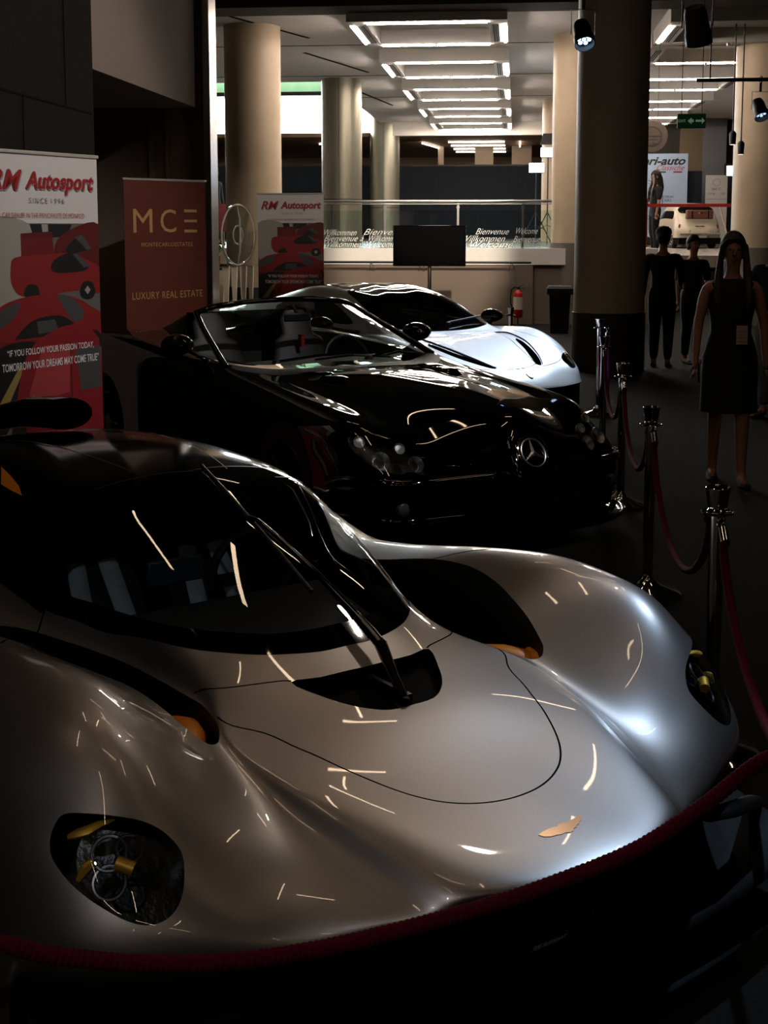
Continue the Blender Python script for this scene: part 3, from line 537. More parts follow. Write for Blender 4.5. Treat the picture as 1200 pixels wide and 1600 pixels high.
# ------------------------------------------------------------------ car skins
def smooth_loop(P, n=6):
    """closed Catmull-Rom loop through P"""
    P = np.array(P, float); L = len(P); out = []
    for i in range(L):
        a, b, c, d = P[i-1], P[i], P[(i+1) % L], P[(i+2) % L]
        for k in range(n):
            t = k/n; out.append(0.5*(2*b+(c-a)*t+(2*a-5*b+4*c-d)*t*t+(3*b-a-3*c+d)*t**3))
    return np.array(out)
def smooth_path(P, n=6):
    P = np.array(P, float); Q = np.concatenate([[2*P[0]-P[1]], P, [2*P[-1]-P[-2]]]); out = []
    for i in range(1, len(Q)-2):
        a, b, c, d = Q[i-1:i+3]
        for k in range(n):
            t = k/n; out.append(0.5*(2*b+(c-a)*t+(2*a-5*b+4*c-d)*t*t+(3*b-a-3*c+d)*t**3))
    out.append(P[-1]); return np.array(out)
def sym_loop(half, n=6):
    """half outline from the centre line back to the centre line -> whole closed outline"""
    h = np.array(half, float); m = h[::-1][1:-1].copy(); m[:, 1] *= -1
    return smooth_loop(np.concatenate([h, m]), n)
def flip(P):
    Q = np.array(P, float).copy(); Q[:, 1] *= -1; return Q[::-1]
def band(su, path, w):
    """a strip of half width w (metres) along a (u, v) path on the skin"""
    path = np.array(path, float); P = su.ev(path[:, 0], path[:, 1]); d = np.gradient(path, axis=0)
    e = 1e-3
    Pu = (su.ev(path[:, 0]+e, path[:, 1])-su.ev(path[:, 0]-e, path[:, 1]))/(2*e); Pv = (su.ev(path[:, 0], path[:, 1]+e)-su.ev(path[:, 0], path[:, 1]-e))/(2*e)
    L = []; R = []
    for k in range(len(path)):
        t = Pu[k]*d[k, 0]+Pv[k]*d[k, 1]; t /= np.linalg.norm(t)+1e-9; nn = np.cross(Pu[k], Pv[k]); nn /= np.linalg.norm(nn)+1e-9; s_ = np.cross(nn, t)
        J = np.stack([Pu[k], Pv[k]], 1); st = np.linalg.lstsq(J, s_, rcond=None)[0]*w
        L.append(path[k]+st); R.append(path[k]-st)
    return np.array(L+R[::-1])
def inside(pts, poly):
    x, y = pts[:, 0], pts[:, 1]; r = np.zeros(len(pts), bool); n = len(poly); j = n-1
    for i in range(n):
        xi, yi = poly[i]; xj, yj = poly[j]
        c = (yi > y) != (yj > y)
        with np.errstate(divide='ignore', invalid='ignore'): r ^= c & (x < (xj-xi)*(y-yi)/(yj-yi)+xi)
        j = i
    return r
def skin(su, parent, regions, body, ku=9, kv=9, lo=None, hi=None):
    """cuts the skin along the outlines; regions: (name, outline or [outlines], material, offset along the normal); name None leaves a hole.
    body: (name, material). The first region that holds a face takes it."""
    u, v = np.meshgrid(np.linspace(0, su.nu, su.nu*ku+1), np.linspace(-su.K, su.K, su.nv*kv+1), indexing='ij')
    pts = [(float(a), float(b)) for a, b in zip(u.ravel(), v.ravel())]; edges = []
    sets = []; regions = [(r[0], [o], r[2], r[3]) for r in regions for o in (r[1] if isinstance(r[1], list) else [r[1]])]
    for r in regions:
        outs = r[1] if isinstance(r[1], list) else [r[1]]
        for o in outs:
            o = np.clip(o, [0.001, -su.K+0.001], [su.nu-0.001, su.K-0.001]); n0 = len(pts); pts += [(float(a), float(b)) for a, b in o]
            edges += [(n0+i, n0+(i+1) % len(o)) for i in range(len(o))]
        sets.append(outs)
    V, _, Fc, _, _, _ = delaunay_2d_cdt([Vector(p) for p in pts], edges, [], 0, 1e-6)
    UV = np.array([(p.x, p.y) for p in V]); F = np.array([tuple(f) for f in Fc])
    C = UV[F].mean(1); own = np.full(len(F), -1)
    for k, outs in enumerate(sets):
        m = np.zeros(len(F), bool)
        for o in outs: m |= inside(C, o)
        own[(own < 0) & m] = k
    P, N = su.ev(UV[:, 0], UV[:, 1], True)
    if N[np.argmax(P[:, 2])][2] < 0: N = -N
    got = {}
    for k in range(-1, len(regions)):
        nm, mt, off = (body[0], body[1], 0.0) if k < 0 else (regions[k][0], regions[k][2], regions[k][3])
        if nm is None: continue
        f = F[own == k]
        if not len(f): continue
        ids, inv = np.unique(f, return_inverse=True); f = inv.reshape(-1, 3); p = P[ids]+N[ids]*off; nn = N[ids]
        fn = np.cross(p[f[:, 1]]-p[f[:, 0]], p[f[:, 2]]-p[f[:, 0]]); bad = (fn*nn[f[:, 0]]).sum(1) < 0; f[bad] = f[bad][:, ::-1]
        me = bpy.data.meshes.new(nm); me.from_pydata(p.tolist(), [], f.tolist()); me.materials.append(mt)
        me.polygons.foreach_set('use_smooth', [True]*len(me.polygons)); me.normals_split_custom_set_from_vertices(nn.tolist())
        got[nm+('' if nm not in got else str(k))] = link(bpy.data.objects.new(nm, me), parent)
    return got
def well(su, outline, drop, name, m, parent, lip=0.0, floor=True):
    """the walls and floor of an opening cut in the skin; drop: a vector, or metres along the inward normal"""
    o = np.array(outline); P, N = su.ev(o[:, 0], o[:, 1], True)
    if N[np.argmax(P[:, 2])][2] < 0: N = -N
    P = P-N*lip
    d = np.mean(N, 0); d /= np.linalg.norm(d); vec = -d*drop if np.isscalar(drop) else np.array(drop)
    b = M().rings([P.tolist(), (P+vec*0.5).tolist(), (P+vec).tolist()], cap=False)
    if floor:
        n = len(P); c = P.mean(0)+vec; k = len(b.v); b.v.append(tuple(c))
        for i in range(n): b.f.append((2*n+i, 2*n+(i+1) % n, k)); b.mi.append(0)
    return b.build(name, m, parent)
def on(su, u, v, off=0.0):
    P, N = su.ev(np.array([u]), np.array([v]), True); P, N = P[0], N[0]
    if N[2] < 0 and abs(N[2]) > 0.2: N = -N
    elif abs(N[2]) <= 0.2 and N[1]*v < 0: N = -N
    return Vector(P+N*off), Vector(N)
def car_root(name, deg, off, l0, label, cat):
    a = math.radians(deg); n = Vector((math.cos(a), math.sin(a), 0)); t = Vector((-math.sin(a), math.cos(a), 0))
    return empty(name, n*off+t*l0, a-math.pi/2, label, cat)      # car axes: x to the nose, y to the photo's right
def wheel(parent, x, y, r, wd, rim, spokes=10):
    s = 1 if y > 0 else -1
    t = M().lathe([(r*0.66, -wd/2), (r*0.94, -wd/2), (r, -wd/2+0.02), (r, wd/2-0.02), (r*0.94, wd/2), (r*0.66, wd/2), (r*0.66, -wd/2)], (x, y, r), 40, 'y', False).build('tyre', RUBBER, parent)
    b = M().torus((x, y+s*wd*0.47, r), r*0.655, 0.012, 40, 8, 'y')
    b.lathe([(r*0.64, -wd*0.3), (r*0.64, wd*0.3)], (x, y, r), 40, 'y', False)
    b.lathe([(0.001, 0), (0.06, 0), (0.06, 0.03), (0.001, 0.035)], (x, y+s*wd*0.36-(0.0 if s > 0 else 0.03), r), 20, 'y')
    for k in range(spokes):
        a = 2*math.pi*k/spokes
        b.tube([(x+0.05*math.cos(a), y+s*wd*0.38, r+0.05*math.sin(a)), (x+r*0.64*math.cos(a), y+s*wd*0.44, r+r*0.64*math.sin(a))], 0.016, 6)
    b.build('rim', rim, t)
    return t

# ------------------------------------------------------------------ the silver hypercar in front
def build_hypercar():
    root = car_root('hypercar', 36, 1.685, 2.12719, 'silver hypercar with black teardrop cabin and open fender channels, in front', 'car')
    su = Surf(HYPER, .5)
    vm = lambda v: math.copysign(abs(v) if abs(v) <= 2 else 2+(abs(v)-2)*2 if abs(v) < 3 else abs(v)+1, v)
    vp = lambda P: np.array([(a, vm(b)) for a, b in P], float)
    gl = sym_loop(POLY['v_glass']); clear = sym_loop(POLY['v_clear']); lamp = smooth_loop(POLY['v_lamp'], 4)
    hole = smooth_loop(POLY['v_hole'], 6); vent = sym_loop(POLY['v_vent'], 3)
    panel = np.array(POLY['v_panel']); pan = np.concatenate([panel, flip(panel)[1:]]); pan = smooth_path(pan, 5)
    cowl = smooth_path(POLY['v_cowl'], 5); seam = smooth_path(POLY['v_seam'], 5)
    roofh = vp([(10.3, 0), (10.3, 2.6), (10.6, 2.86), (12, 2.78), (14, 2.6), (15, 2.5), (15, 0)])
    rf = np.concatenate([roofh, flip(roofh)[1:-1]])
    rs = smooth_path([(10.95, 0.75), (12, 0.95), (13.2, 1.1)], 6)
    rhead = smooth_path([(11.03, 1.45), (11.046, 1.007), (11.0, 0.391), (10.935, 0)], 5); rhead = np.concatenate([rhead, flip(rhead)[1:]])
    org = np.array(POLY['v_orange']); sw = vp([(12.6, 2.1), (11.75, 2.12), (11.35, 2.3), (11.12, 2.6), (11.2, 2.78), (11.5, 2.8), (12.6, 2.7)])
    badge = np.array([(1.900, -.37), (1.968, -.41), (1.998, -.26), (2.004, -.12), (1.990, -.06), (2.016, -.045), (2.016, .085), (1.996, .10), (2.012, .20), (2.034, .40), (1.955, .345), (1.93, .28), (1.905, .255), (1.89, .19), (1.865, .165), (1.858, .10), (1.822, .07), (1.815, .0), (1.845, -.06), (1.838, -.13), (1.858, -.20), (1.862, -.28)])
    G = 0.0022
    skin(su, root, [
        (None, [lamp, flip(lamp)], None, 0), (None, [hole, flip(hole)], None, 0), (None, vent, None, 0), (None, clear, None, 0),
        ('winged_badge', badge, mat('badge_metal', (205, 165, 130), 0.3, 1.0), 0.0012), ('glass_edge', band(su, smooth_path(POLY['v_clear'][3:12], 5), .0045), mat('glass_edge', (165, 200, 200), .4), .0008),
        ('window_trim', [org, flip(org)], ORANGE, 0.001),
        ('side_window', [sw, flip(sw)], GLOSSBLACK, -0.002),
        ('roof_seam', [band(su, rs, 0.002), band(su, flip(rs), 0.002), band(su, rhead, 0.003)], mat('seam_grey', (70, 68, 66), 0.3, 0.8), 0.0006),
        ('windscreen_border', gl, GLOSSBLACK, 0.0005),
        ('cabin_shell', rf, ROOFBLACK, 0),
        ('panel_gap', [band(su, pan, G), band(su, cowl, G), band(su, flip(cowl), G), band(su, seam, 0.0028), band(su, flip(seam), 0.0028)], VOID, -0.004),
    ], ('body', SILVER), 10, 10)
    skin_part(su, root, 'windscreen', clear, GLASSDARK, 0.0006)
    # lamps
    for s in (1, -1):
        o = lamp if s > 0 else flip(lamp)
        hl = skin_part(su, root, 'headlamp', o, LAMPCOVER, -0.001)
        well(su, o, 0.11, 'lamp_bowl', mat('lamp_bowl', (7, 7, 8), 0.3, bump=0.6, bscale=90), hl, 0.002)
        q = lambda u, v, d: on(su, u, s*vm(v), -d)[0]
        b = M()
        for u, v, r, d in ((2.86, 5.5, 0.028, .028), (2.42, 5.6, 0.026, .03), (2.95, 5.22, 0.022, .035)): b.ball(q(u, v, d), r)
        b.build('projector_lens', LENS, hl)
        b = M()
        for u, v, r, d in ((2.86, 5.5, 0.031, .030), (2.42, 5.6, 0.029, .034), (2.95, 5.22, 0.024, .040)):
            p, n = on(su, u, s*vm(v), -d); k = n.orthogonal().normalized(); h = n.cross(k)
            b.tube([p+(k*math.cos(a)+h*math.sin(a))*r for a in [2*math.pi*i/20 for i in range(21)]], 0.0035, 6)
        b.build('lens_ring', mat('dark_chrome', (110, 110, 114), .3, .9), hl)
        b = M()
        b.tube([q(3.18, 5.92, .014), q(3.2, 5.8, .012), q(3.22, 5.66, .012), q(3.30, 5.5, .014), q(3.36, 5.3, .02)], [.008, .014, .016, .012, .003], 10, flat=.6)
        b.tube([q(2.70, 5.44, .022), q(2.60, 5.26, .018)], .013, 14); b.tube([q(2.42, 5.95, .018), q(2.62, 5.82, .018), q(2.72, 5.72, .022)], [.005, .012, .008], 8)
        b.build('gold_bracket', GOLD, hl)
    # channels beside the cabin
    for s in (1, -1):
        o = hole if s > 0 else flip(hole)
        ch = well(su, o, (0.0, 0.0, -0.30), 'fender_channel', SATIN, root, 0.0)
        # orange rocker inside the front of each channel
        b = M(); P = [(-.26, .50, .655), (-.22, .53, .664), (-.19, .56, .668)]
        b.tube([(-.44, s*.415, .655), (-.36, s*.43, .668), (-.30, s*.455, .672), (-.25, s*.485, .668), (-.22, s*.51, .655)], [.02, .036, .044, .044, .03], 16, flat=0.7)
        b.build('orange_rocker', ORANGE, ch)
        b = M().tube([(-.27, s*.525, .665), (-.225, s*.52, .662), (-.19, s*.495, .648)], [.03, .036, .022], 14).build('orange_cap', ORANGE, ch)
        b = M().tube([(-.42, s*.40, .60), (-.5, s*.48, .58), (-.55, s*.62, .55)], .014, 8).tube([(-.30, s*.40, .56), (-.5, s*.5, .52), (-.6, s*.62, .5)], .012, 8).build('suspension_arm', SATIN, ch)
    # carbon vent ahead of the wiper
    well(su, vent, (0.0, 0, -0.035), 'cowl_vent', CARBON, root, 0.0)
    M().box((-.30, -.006, .70), (-.09, .006, .735)).build('vent_rib', SATIN, root)
    # wiper
    wp = M().tube([(-.09, -.015, .725), (-.16, .005, .755), (-.255, .036, .80)], [.011, .013, .016], 10).build('wiper', CHROME, root)
    b = M().tube([(-.255, .036, .80), (-.31, .045, .815), (-.40, .052, .845), (-.55, .047, .905), (-.70, .035, .962), (-.80, .022, 1.0), (-.84, .019, 1.002)], [.016, .016, .012, .010, .009, .008, .006], 10, flat=0.7)
    b.build('wiper_arm', GLOSSBLACK, wp)
    M().tube([(-1.157, .044, 1.092), (-.985, .023, 1.052), (-.835, .019, .996), (-.67, .017, .931), (-.518, .012, .87)], .0065, 8).build('wiper_blade', SATIN, wp)
    # cabin: tub, dash, seats, screen
    tub = M().box((-1.9, -.34, .22), (-.45, .34, .26)).box((-1.95, -.34, .22), (-1.9, .34, .98)).box((-1.9, -.345, .22), (-.5, -.335, .70)).box((-1.9, .335, .22), (-.5, .345, .70)).build('cabin_tub', VOID, root)
    M().rings([[(-.42, -.22, .70), (-.42, .22, .70), (-.42, .22, .735), (-.42, -.22, .735)], [(-.95, -.33, .66), (-.95, .33, .66), (-.95, .33, .755), (-.95, -.33, .755)], [(-1.02, -.33, .62), (-1.02, .33, .62), (-1.02, .33, .72), (-1.02, -.33, .72)]]).build('dashboard', mat('dash_grey', (30, 32, 36), 0.7, vary=.2), tub)
    for s in (1, -1):
        st = M().rings([[(x, s*.185+y, z) for y, z, x in ((-w_, z0, x0), (-w_*.6, z0, x0-.04), (w_*.6, z0, x0-.04), (w_, z0, x0), (w_*.9, z0, x0+.07), (-w_*.9, z0, x0+.07))] for w_, z0, x0 in ((.13, .34, -1.25), (.15, .5, -1.36), (.155, .7, -1.47), (.12, .82, -1.55), (.08, .86, -1.57), (.085, .96, -1.62), (.05, 1.0, -1.63))]).build('seat', LEATHER, tub)
        M().tube([(-1.22, s*.185-.06, .42), (-1.33, s*.185-.065, .62), (-1.44, s*.185-.05, .78)], .03, 8, flat=.35).tube([(-1.22, s*.185+.06, .42), (-1.33, s*.185+.065, .62), (-1.44, s*.185+.05, .78)], .03, 8, flat=.35).build('seat_insert', GREYCLOTH, st)
    M().box((-1.03, -.20, .80), (-1.01, -.03, .87), .004).build('centre_screen', mat('screen_glass', (40, 60, 74), 0.2), tub)
    M().torus((-1.1, .17, .76), .13, .014, 32, 8, 'x').box((-1.105, .06, .74), (-1.085, .28, .775)).build('steering_wheel', LEATHER, tub)
    # roof scoop
    sp = M()
    R = []
    for x, zc, wy, h in ((-2.02, 1.145, .094, .058), (-2.05, 1.145, .098, .06), (-2.3, 1.12, .095, .06), (-2.7, 1.05, .07, .05), (-3.2, .93, .03, .03)):
        R.append([(x, -.015+wy*math.cos(a), zc+h*math.sin(a)*(1 if math.sin(a) > 0 else .9)) for a in [2*math.pi*k/28 for k in range(28)]])
    sp.rings(R, cap=False); sc_ = sp.build('roof_scoop', GLOSSBLACK, root)
    M().lathe([(.001, 0), (.5, 0)], n=28).xf(Matrix.Translation((-2.1, -.015, 1.145)) @ Matrix.Diagonal((1, .18, .11, 1)) @ Matrix.Rotation(math.pi/2, 4, 'Y')).build('intake', VOID, sc_)
    # under the nose: chin, keel, plate, wing and struts
    und = M().rings([[(.46, -.28, .55), (.46, .28, .55), (.30, .28, .40), (.30, -.28, .40)], [(.2, -.8, .41), (.2, .8, .41), (.1, .8, .34), (.1, -.8, .34)], [(-.1, -.9, .4), (-.1, .9, .4), (-.1, .9, .2), (-.1, -.9, .2)], [(-3.2, -.9, .5), (-3.2, .9, .5), (-3.2, .9, .14), (-3.2, -.9, .14)]]).build('underbody', VOID, root)
    wing = M()
    Y = np.linspace(-.97, .97, 41); R = []
    for y in Y:
        e = abs(y)/.97; x = .335-.07*e**3; z = .20+.02*e**2+.10*max(0, e-.8)*2
        R.append([(x, y, z), (x-.012, y, z+.012), (x-.12, y, z+.028), (x-.32, y, z+.07), (x-.32, y, z+.06), (x-.12, y, z+.006), (x-.012, y, z-.008)])
    wing.rings(R).build('front_wing', CARBONBIG, root)
    sp = M(); R = []
    for y in Y:
        e = abs(y)/.97; x = .36-.10*e**3
        R.append([(x, y, .10), (x-.02, y, .112), (x-.5, y, .13), (x-.5, y, .09), (x-.02, y, .09)])
    sp.rings(R).build('splitter', CARBONBIG, root)
    for y in (-.62, -.26, .26, .62):
        M().rings([[(.22, y-.006, .105), (.30, y, .105), (.22, y+.006, .105), (.05, y, .105)], [(.22, y-.006, .215), (.29, y, .21), (.22, y+.006, .215), (.05, y, .24)]]).build('wing_strut', SATIN, root)
    for y in (-.2, .2): M().rings([[(.15, y-.01, .25), (.26, y, .24), (.15, y+.01, .25)], [(.22, y-.012, .46), (.36, y, .47), (.22, y+.012, .46)]]).build('nose_pylon', SATIN, root)
    for s in (1, -1):
        M().tube([(.26, s*.60, .41), (.25, s*.70, .395), (.22, s*.84, .37), (.12, s*.97, .30)], [.022, .03, .028, .02], 10, flat=.45).build('dive_plane', CARBONBIG, root)
    pl = M().rings([[(.345, -.13, .33), (.345, .13, .33), (.338, .13, .33), (.338, -.13, .33)], [(.375, -.13, .395), (.375, .13, .395), (.368, .13, .395), (.368, -.13, .395)]]).build('number_plate', mat('plate_black', (10, 10, 10), .4), root)
    text('plate_lettering', 'RM Autosport', .095, .022, mat('plate_text', (250, 250, 250), .6), pl, face_mtx((.349, -.03, .335), (0, 1, 0), (.03, 0, .065)), .3, .01)
    M().rings([[(.357, -.1, .375), (.357, .06, .375), (.3575, .06, .376), (.3575, -.1, .376)]]*1 + [[(.358, -.1, .3765), (.358, .06, .3765), (.3585, .06, .3775), (.3585, -.1, .3775)]]).build('plate_line', mat('plate_grey', (90, 90, 90), .6), pl)
    for x in (-.42, -3.0):
        for y in (-.80, .80): wheel(root, x, y, .345, .24, SATIN)
    return root
def skin_part(su, parent, name, outline, m, off=0.0, step=0.12):
    """one finely meshed patch of the skin inside an outline"""
    o = np.array(outline); lo, hi = o.min(0), o.max(0)
    gu, gv = np.meshgrid(np.arange(lo[0], hi[0], step), np.arange(lo[1], hi[1], step), indexing='ij'); g = np.stack([gu.ravel(), gv.ravel()], 1); g = g[inside(g, o)]
    pts = [Vector((float(a), float(b))) for a, b in np.concatenate([o, g])]
    V, _, F, _, _, _ = delaunay_2d_cdt(pts, [(i, (i+1) % len(o)) for i in range(len(o))], [], 1, 1e-6)
    UV = np.array([(p.x, p.y) for p in V]); F = np.array([tuple(f) for f in F if len(f) == 3]); F = F[inside(UV[F].mean(1), o)]
    P, N = su.ev(UV[:, 0], UV[:, 1], True)
    if N[np.argmax(P[:, 2])][2] < 0: N = -N
    P = P+N*off
    fn = np.cross(P[F[:, 1]]-P[F[:, 0]], P[F[:, 2]]-P[F[:, 0]]); bad = (fn*N[F[:, 0]]).sum(1) < 0; F[bad] = F[bad][:, ::-1]
    me = bpy.data.meshes.new(name); me.from_pydata(P.tolist(), [], F.tolist()); me.materials.append(m)
    me.polygons.foreach_set('use_smooth', [True]*len(me.polygons)); me.normals_split_custom_set_from_vertices(N.tolist())
    return link(bpy.data.objects.new(name, me), parent)

# ------------------------------------------------------------------ the black roadster in the middle
def build_roadster():
    root = car_root('roadster', 33.75, S_OFF, S_L0, 'open black roadster with quad round headlamps and star on its nose, in the middle', 'car')
    su = Surf(ROAD); ws = Surf(SCREEN)
    lamp = smooth_loop(POLY['r_lamp'], 3); mk = smooth_loop(POLY['r_marker'], 4); gr = smooth_loop(POLY['r_grille'], 4)
    cp = sym_loop(POLY['r_cockpit'], 6); af = np.array(POLY['r_archf']); ar = np.array(POLY['r_archr'])
    cut = smooth_path(POLY['r_cut'], 6)
    intake = np.array([(.9, 3.7), (.6, 2.6), (.45, 0), (.6, -2.6), (.9, -3.7), (1.55, -3.6), (1.6, 0), (1.55, 3.6)], float); intake = smooth_loop(intake, 4)
    ttop = np.array([(13.05, 0), (13.05, 3.2), (15.2, 3.1), (15.2, 0)], float)
    both = lambda o: [o, flip(o)]
    skin(su, root, [
        (None, both(lamp), None, 0), (None, both(gr), None, 0), (None, cp, None, 0), (None, both(af), None, 0), (None, both(ar), None, 0), (None, intake, None, 0),
        ('cowl_panel', sym_loop(POLY['r_cowl'], 4), SATIN, .001),
        ('side_marker', both(mk), mat('marker_lens', (215, 195, 185), 0.4, coat=.6), 0.004),
        ('panel_gap', [band(su, cut, .0025), band(su, flip(cut), .0025)], VOID, -.004),
    ], ('body', BLACKP), 9, 9)
    well(su, intake, (-.12, 0, 0), 'lower_intake', VOID, root)
    for s in (1, -1):
        F_ = (lambda o: o) if s > 0 else flip
        g = well(su, F_(gr), (-.16, 0, 0), 'grille', VOID, root)
        b = M()
        for z, x in ((.545, 2.16), (.50, 2.20)):
            b.tube([(x+.06, s*.14, z+.01), (x+.045, s*.30, z+.008), (x-.02, s*.46, z+.006), (x-.08, s*.56, z+.004)], .011, 10)
        b.build('louvre', BLACKP, g)
        hl = skin_part(su, root, 'headlamp', F_(lamp), LAMPCOVER, -.001, .08)
        well(su, F_(lamp), .09, 'lamp_bowl', mat('lamp_bowl', (7, 7, 8), 0.3, bump=0.6, bscale=90), hl, .002)
        bl, br, rf = M(), M(), M()
        for u, v, r, d in ((3.342, 4.015, .054, .03), (3.273, 2.987, .046, .03), (4.166, 4.351, .032, .025), (4.016, 3.196, .032, .025)):
            p, n = on(su, u, s*v, -d); n = (n+Vector((.9, 0, 0))).normalized(); k = n.orthogonal().normalized(); h = n.cross(k)
            ring = lambda r_, dd: [p+n*dd+(k*math.cos(a)+h*math.sin(a))*r_ for a in [2*math.pi*i/28 for i in range(28)]]
            br.rings([ring(r, .012), ring(r*.97, .018), ring(r*.9, .012), ring(r*.62, -.022), ring(r*.58, -.02)], cap=False)
            if r > .04: bl.rings([ring(r*.60, -.02), ring(r*.56, -.004), ring(r*.35, .008), ring(r*.02, .013)])
            else: rf.rings([ring(r*.9, 0), ring(r*.7, .008), ring(r*.02, .012)])
        br.build('lens_ring', mat('satin_chrome', (190, 190, 192), .3, .9), hl); bl.build('projector_lens', LENS, hl); rf.build('reflector', mat('lamp_reflector', (205, 210, 215), .35, .8, bump=1, bscale=120), hl)
        p = Vector((2.262, s*.745, .319))
        M().lathe([(.001, .01), (.03, .006), (.036, 0), (.036, -.04), (.001, -.04)], n=24).xf(Matrix.Translation(p) @ Matrix.Rotation(math.pi/2, 4, 'Y')).build('fog_lamp', mat('fog_lens', (90, 90, 92), .15, coat=1), root)
        # finned vents on the bonnet
        for k in range(2):
            b = M(); R = []
            for t in np.linspace(0, 1, 9):
                x = .74+.16*k+.26*t; y = .43-.02*t; h = .028*math.sin(math.pi*min(1, t*.75+.02))*(1 if t < .99 else .2); wd = .10*(1-.35*t)
                q = su.ev(*su.find([[x, y]])[0])
                R.append([(x, s*(y-wd), q[2]-.012), (x, s*(y-wd*.6), q[2]+h*.8), (x, s*y, q[2]+h), (x, s*(y+wd*.6), q[2]+h*.8), (x, s*(y+wd), q[2]-.018)])
            b.rings(R, cap=True).build('bonnet_vent', BLACKP, root)
        # mirrors
        mr = M(); R = []
        for t in np.linspace(0, 1, 9):
            r = math.sin(math.pi*(.06+.94*t)*.5)**.6 if t < 1 else .93
            R.append([(.085-.16*t, s*.955+.115*r*math.cos(a), 1.02+.072*r*math.sin(a)) for a in [2*math.pi*i/24 for i in range(24)]])
        mr = mr.rings(R).build('mirror', BLACKP, root)
        M().tube([(.10, s*.80, .925), (.07, s*.86, .95), (.02, s*.90, .985)], [.03, .022, .02], 10, flat=.6).build('mirror_stalk', BLACKP, mr)
        # A pillar and quarter glass
        e = ws.ev(np.linspace(0, 3, 13), np.full(13, 4.0*s))
        M().tube([tuple(p+[0, .008*s, 0]) for p in e], .022, 10).build('pillar', BLACKP, root)
        M().rings([[(.20, s*.765, .93), (-.30, s*.715, .945)], [(-.12, s*.70, 1.09), (-.34, s*.67, 1.17)]], cap=False, closed=False).build('quarter_glass', GLASSCLEAR, root)
        # roll hoop with fairing
        R = []
        for x, w_, h in ((-.86, .12, .02), (-.9, .155, .16), (-.96, .16, .20), (-1.1, .15, .17), (-1.3, .13, .10), (-1.6, .08, .02)):
            R.append([(x, s*.36+w_*math.cos(a), .975+h*math.sin(a)) for a in [math.pi*i/14 for i in range(15)]])
        M().rings(R).build('headrest_fairing', SATIN, root)
        # seats
        R = []
        for z, x, w_, th in ((.35, -.45, .22, .10), (.55, -.56, .25, .10), (.8, -.68, .25, .10), (.95, -.74, .20, .09), (.99, -.76, .13, .07), (1.10, -.80, .13, .07), (1.16, -.82, .08, .05)):
            R.append([(x-th*.5*math.cos(a) if math.cos(a) > 0 else x-th*.5*math.cos(a)*.9, s*.36+w_*math.sin(a), z) for a in [2*math.pi*i/20 for i in range(20)]])
        st = M().rings(R).build('seat', LEATHER, root)
        M().box((-.5, s*.36-.24, .28), (.05, s*.36+.24, .42), .05).build('seat_cushion', LEATHER, st)
    e = su.ev(np.full(61, 1.85), np.linspace(-6.2, 6.2, 61)); M().tube([tuple(p-[.012, 0, 0]) for p in e], .030, 14).build('bumper_bar', BLACKP, root)
    e = su.ev(np.full(61, .30), np.linspace(-6.2, 6.2, 61)); M().tube([tuple(p-[.006, 0, -.015]) for p in e], .018, 12).build('bumper_lip', BLACKP, root)
    # windscreen
    gu = np.array([(0.06, -3.9), (0.06, 3.9), (2.94, 3.9), (2.94, -3.9)], float); gu = np.concatenate([np.linspace(gu[i], gu[(i+1) % 4], 20, endpoint=False) for i in range(4)])
    skin_part(ws, root, 'windscreen', gu, GLASSDARK, 0, .15)
    e = ws.ev(np.full(25, 3.0), np.linspace(-4, 4, 25))
    M().tube([tuple(p) for p in e], .024, 10, flat=.8).build('windscreen_header', BLACKP, root)
    M().rings([[tuple(p+[.03, 0, -.015]) for p in ws.ev(np.zeros(21), np.linspace(-4, 4, 21))], [tuple(p+[-.02, 0, .0]) for p in ws.ev(np.zeros(21), np.linspace(-4, 4, 21))], [tuple(p+[-.03, 0, -.06]) for p in ws.ev(np.zeros(21), np.linspace(-4, 4, 21))]], cap=False, closed=False).build('cowl', SATIN, root)
    for a_, b_, c_, nm in ((-.55, .02, .30, 'a'), (.10, .42, .62, 'b')):
        pa = ws.ev(.12, a_*4.0); pb = ws.ev(.30, b_*4.0); pc = ws.ev(.16, c_*4.0); up = np.array([.03, 0, .03])
        wp = M().tube([tuple(pa+up), tuple((pa+pb)/2+up*1.3), tuple(pb+up)], [.010, .009, .007], 8).build('wiper', GLOSSBLACK, root)
        M().lathe([(.001, .03), (.025, .02), (.03, 0)], tuple(pa+up*.6), 16).build('wiper_pivot', SATIN, wp)
        M().tube([tuple((pa+pb)/2+[.012, 0, .012]), tuple(pb+[.012, 0, .012]), tuple(pc+[.012, 0, .012])], .008, 8).build('wiper_blade', SATIN, wp)
    M().box((-.14, -.11, 1.13), (-.12, .11, 1.19), .01).tube([(-.13, 0, 1.18), (-.2, 0, 1.235)], .012, 8).build('interior_mirror', SATIN, root)
    # cockpit
    tub = well(su, cp, (0, 0, -.55), 'cockpit_tub', mat('cockpit_dark', (14, 13, 13), .8), root)
    R = []
    for x, z in ((.45, .80), (.44, .885), (.2, .92), (.12, .90), (.10, .70)):
        R.append([(x, y, z-.03*abs(y)) for y in np.linspace(-.70, .70, 15)])
    M().rings(R, cap=False, closed=False).build('dashboard', mat('dash_black', (12, 12, 14), 0.7, vary=.2), tub)
    sw = M().torus((0, 0, 0), .18, .016, 36, 8, 'x').tube([(0, -.17, 0), (.03, 0, 0), (0, .17, 0)], .014, 6).tube([(0, 0, -.17), (.03, 0, 0)], .014, 6).lathe([(.001, .05), (.05, .04), (.055, 0)], n=18, ax='x')
    sw.xf(Matrix.Translation((-.05, .36, .84)) @ Matrix.Rotation(-.35, 4, 'Y')).build('steering_wheel', LEATHER, tub)
    M().box((-.65, .30, .90), (-.60, .33, .99)).build('belt', mat('belt_red', (150, 25, 15), .6), tub)
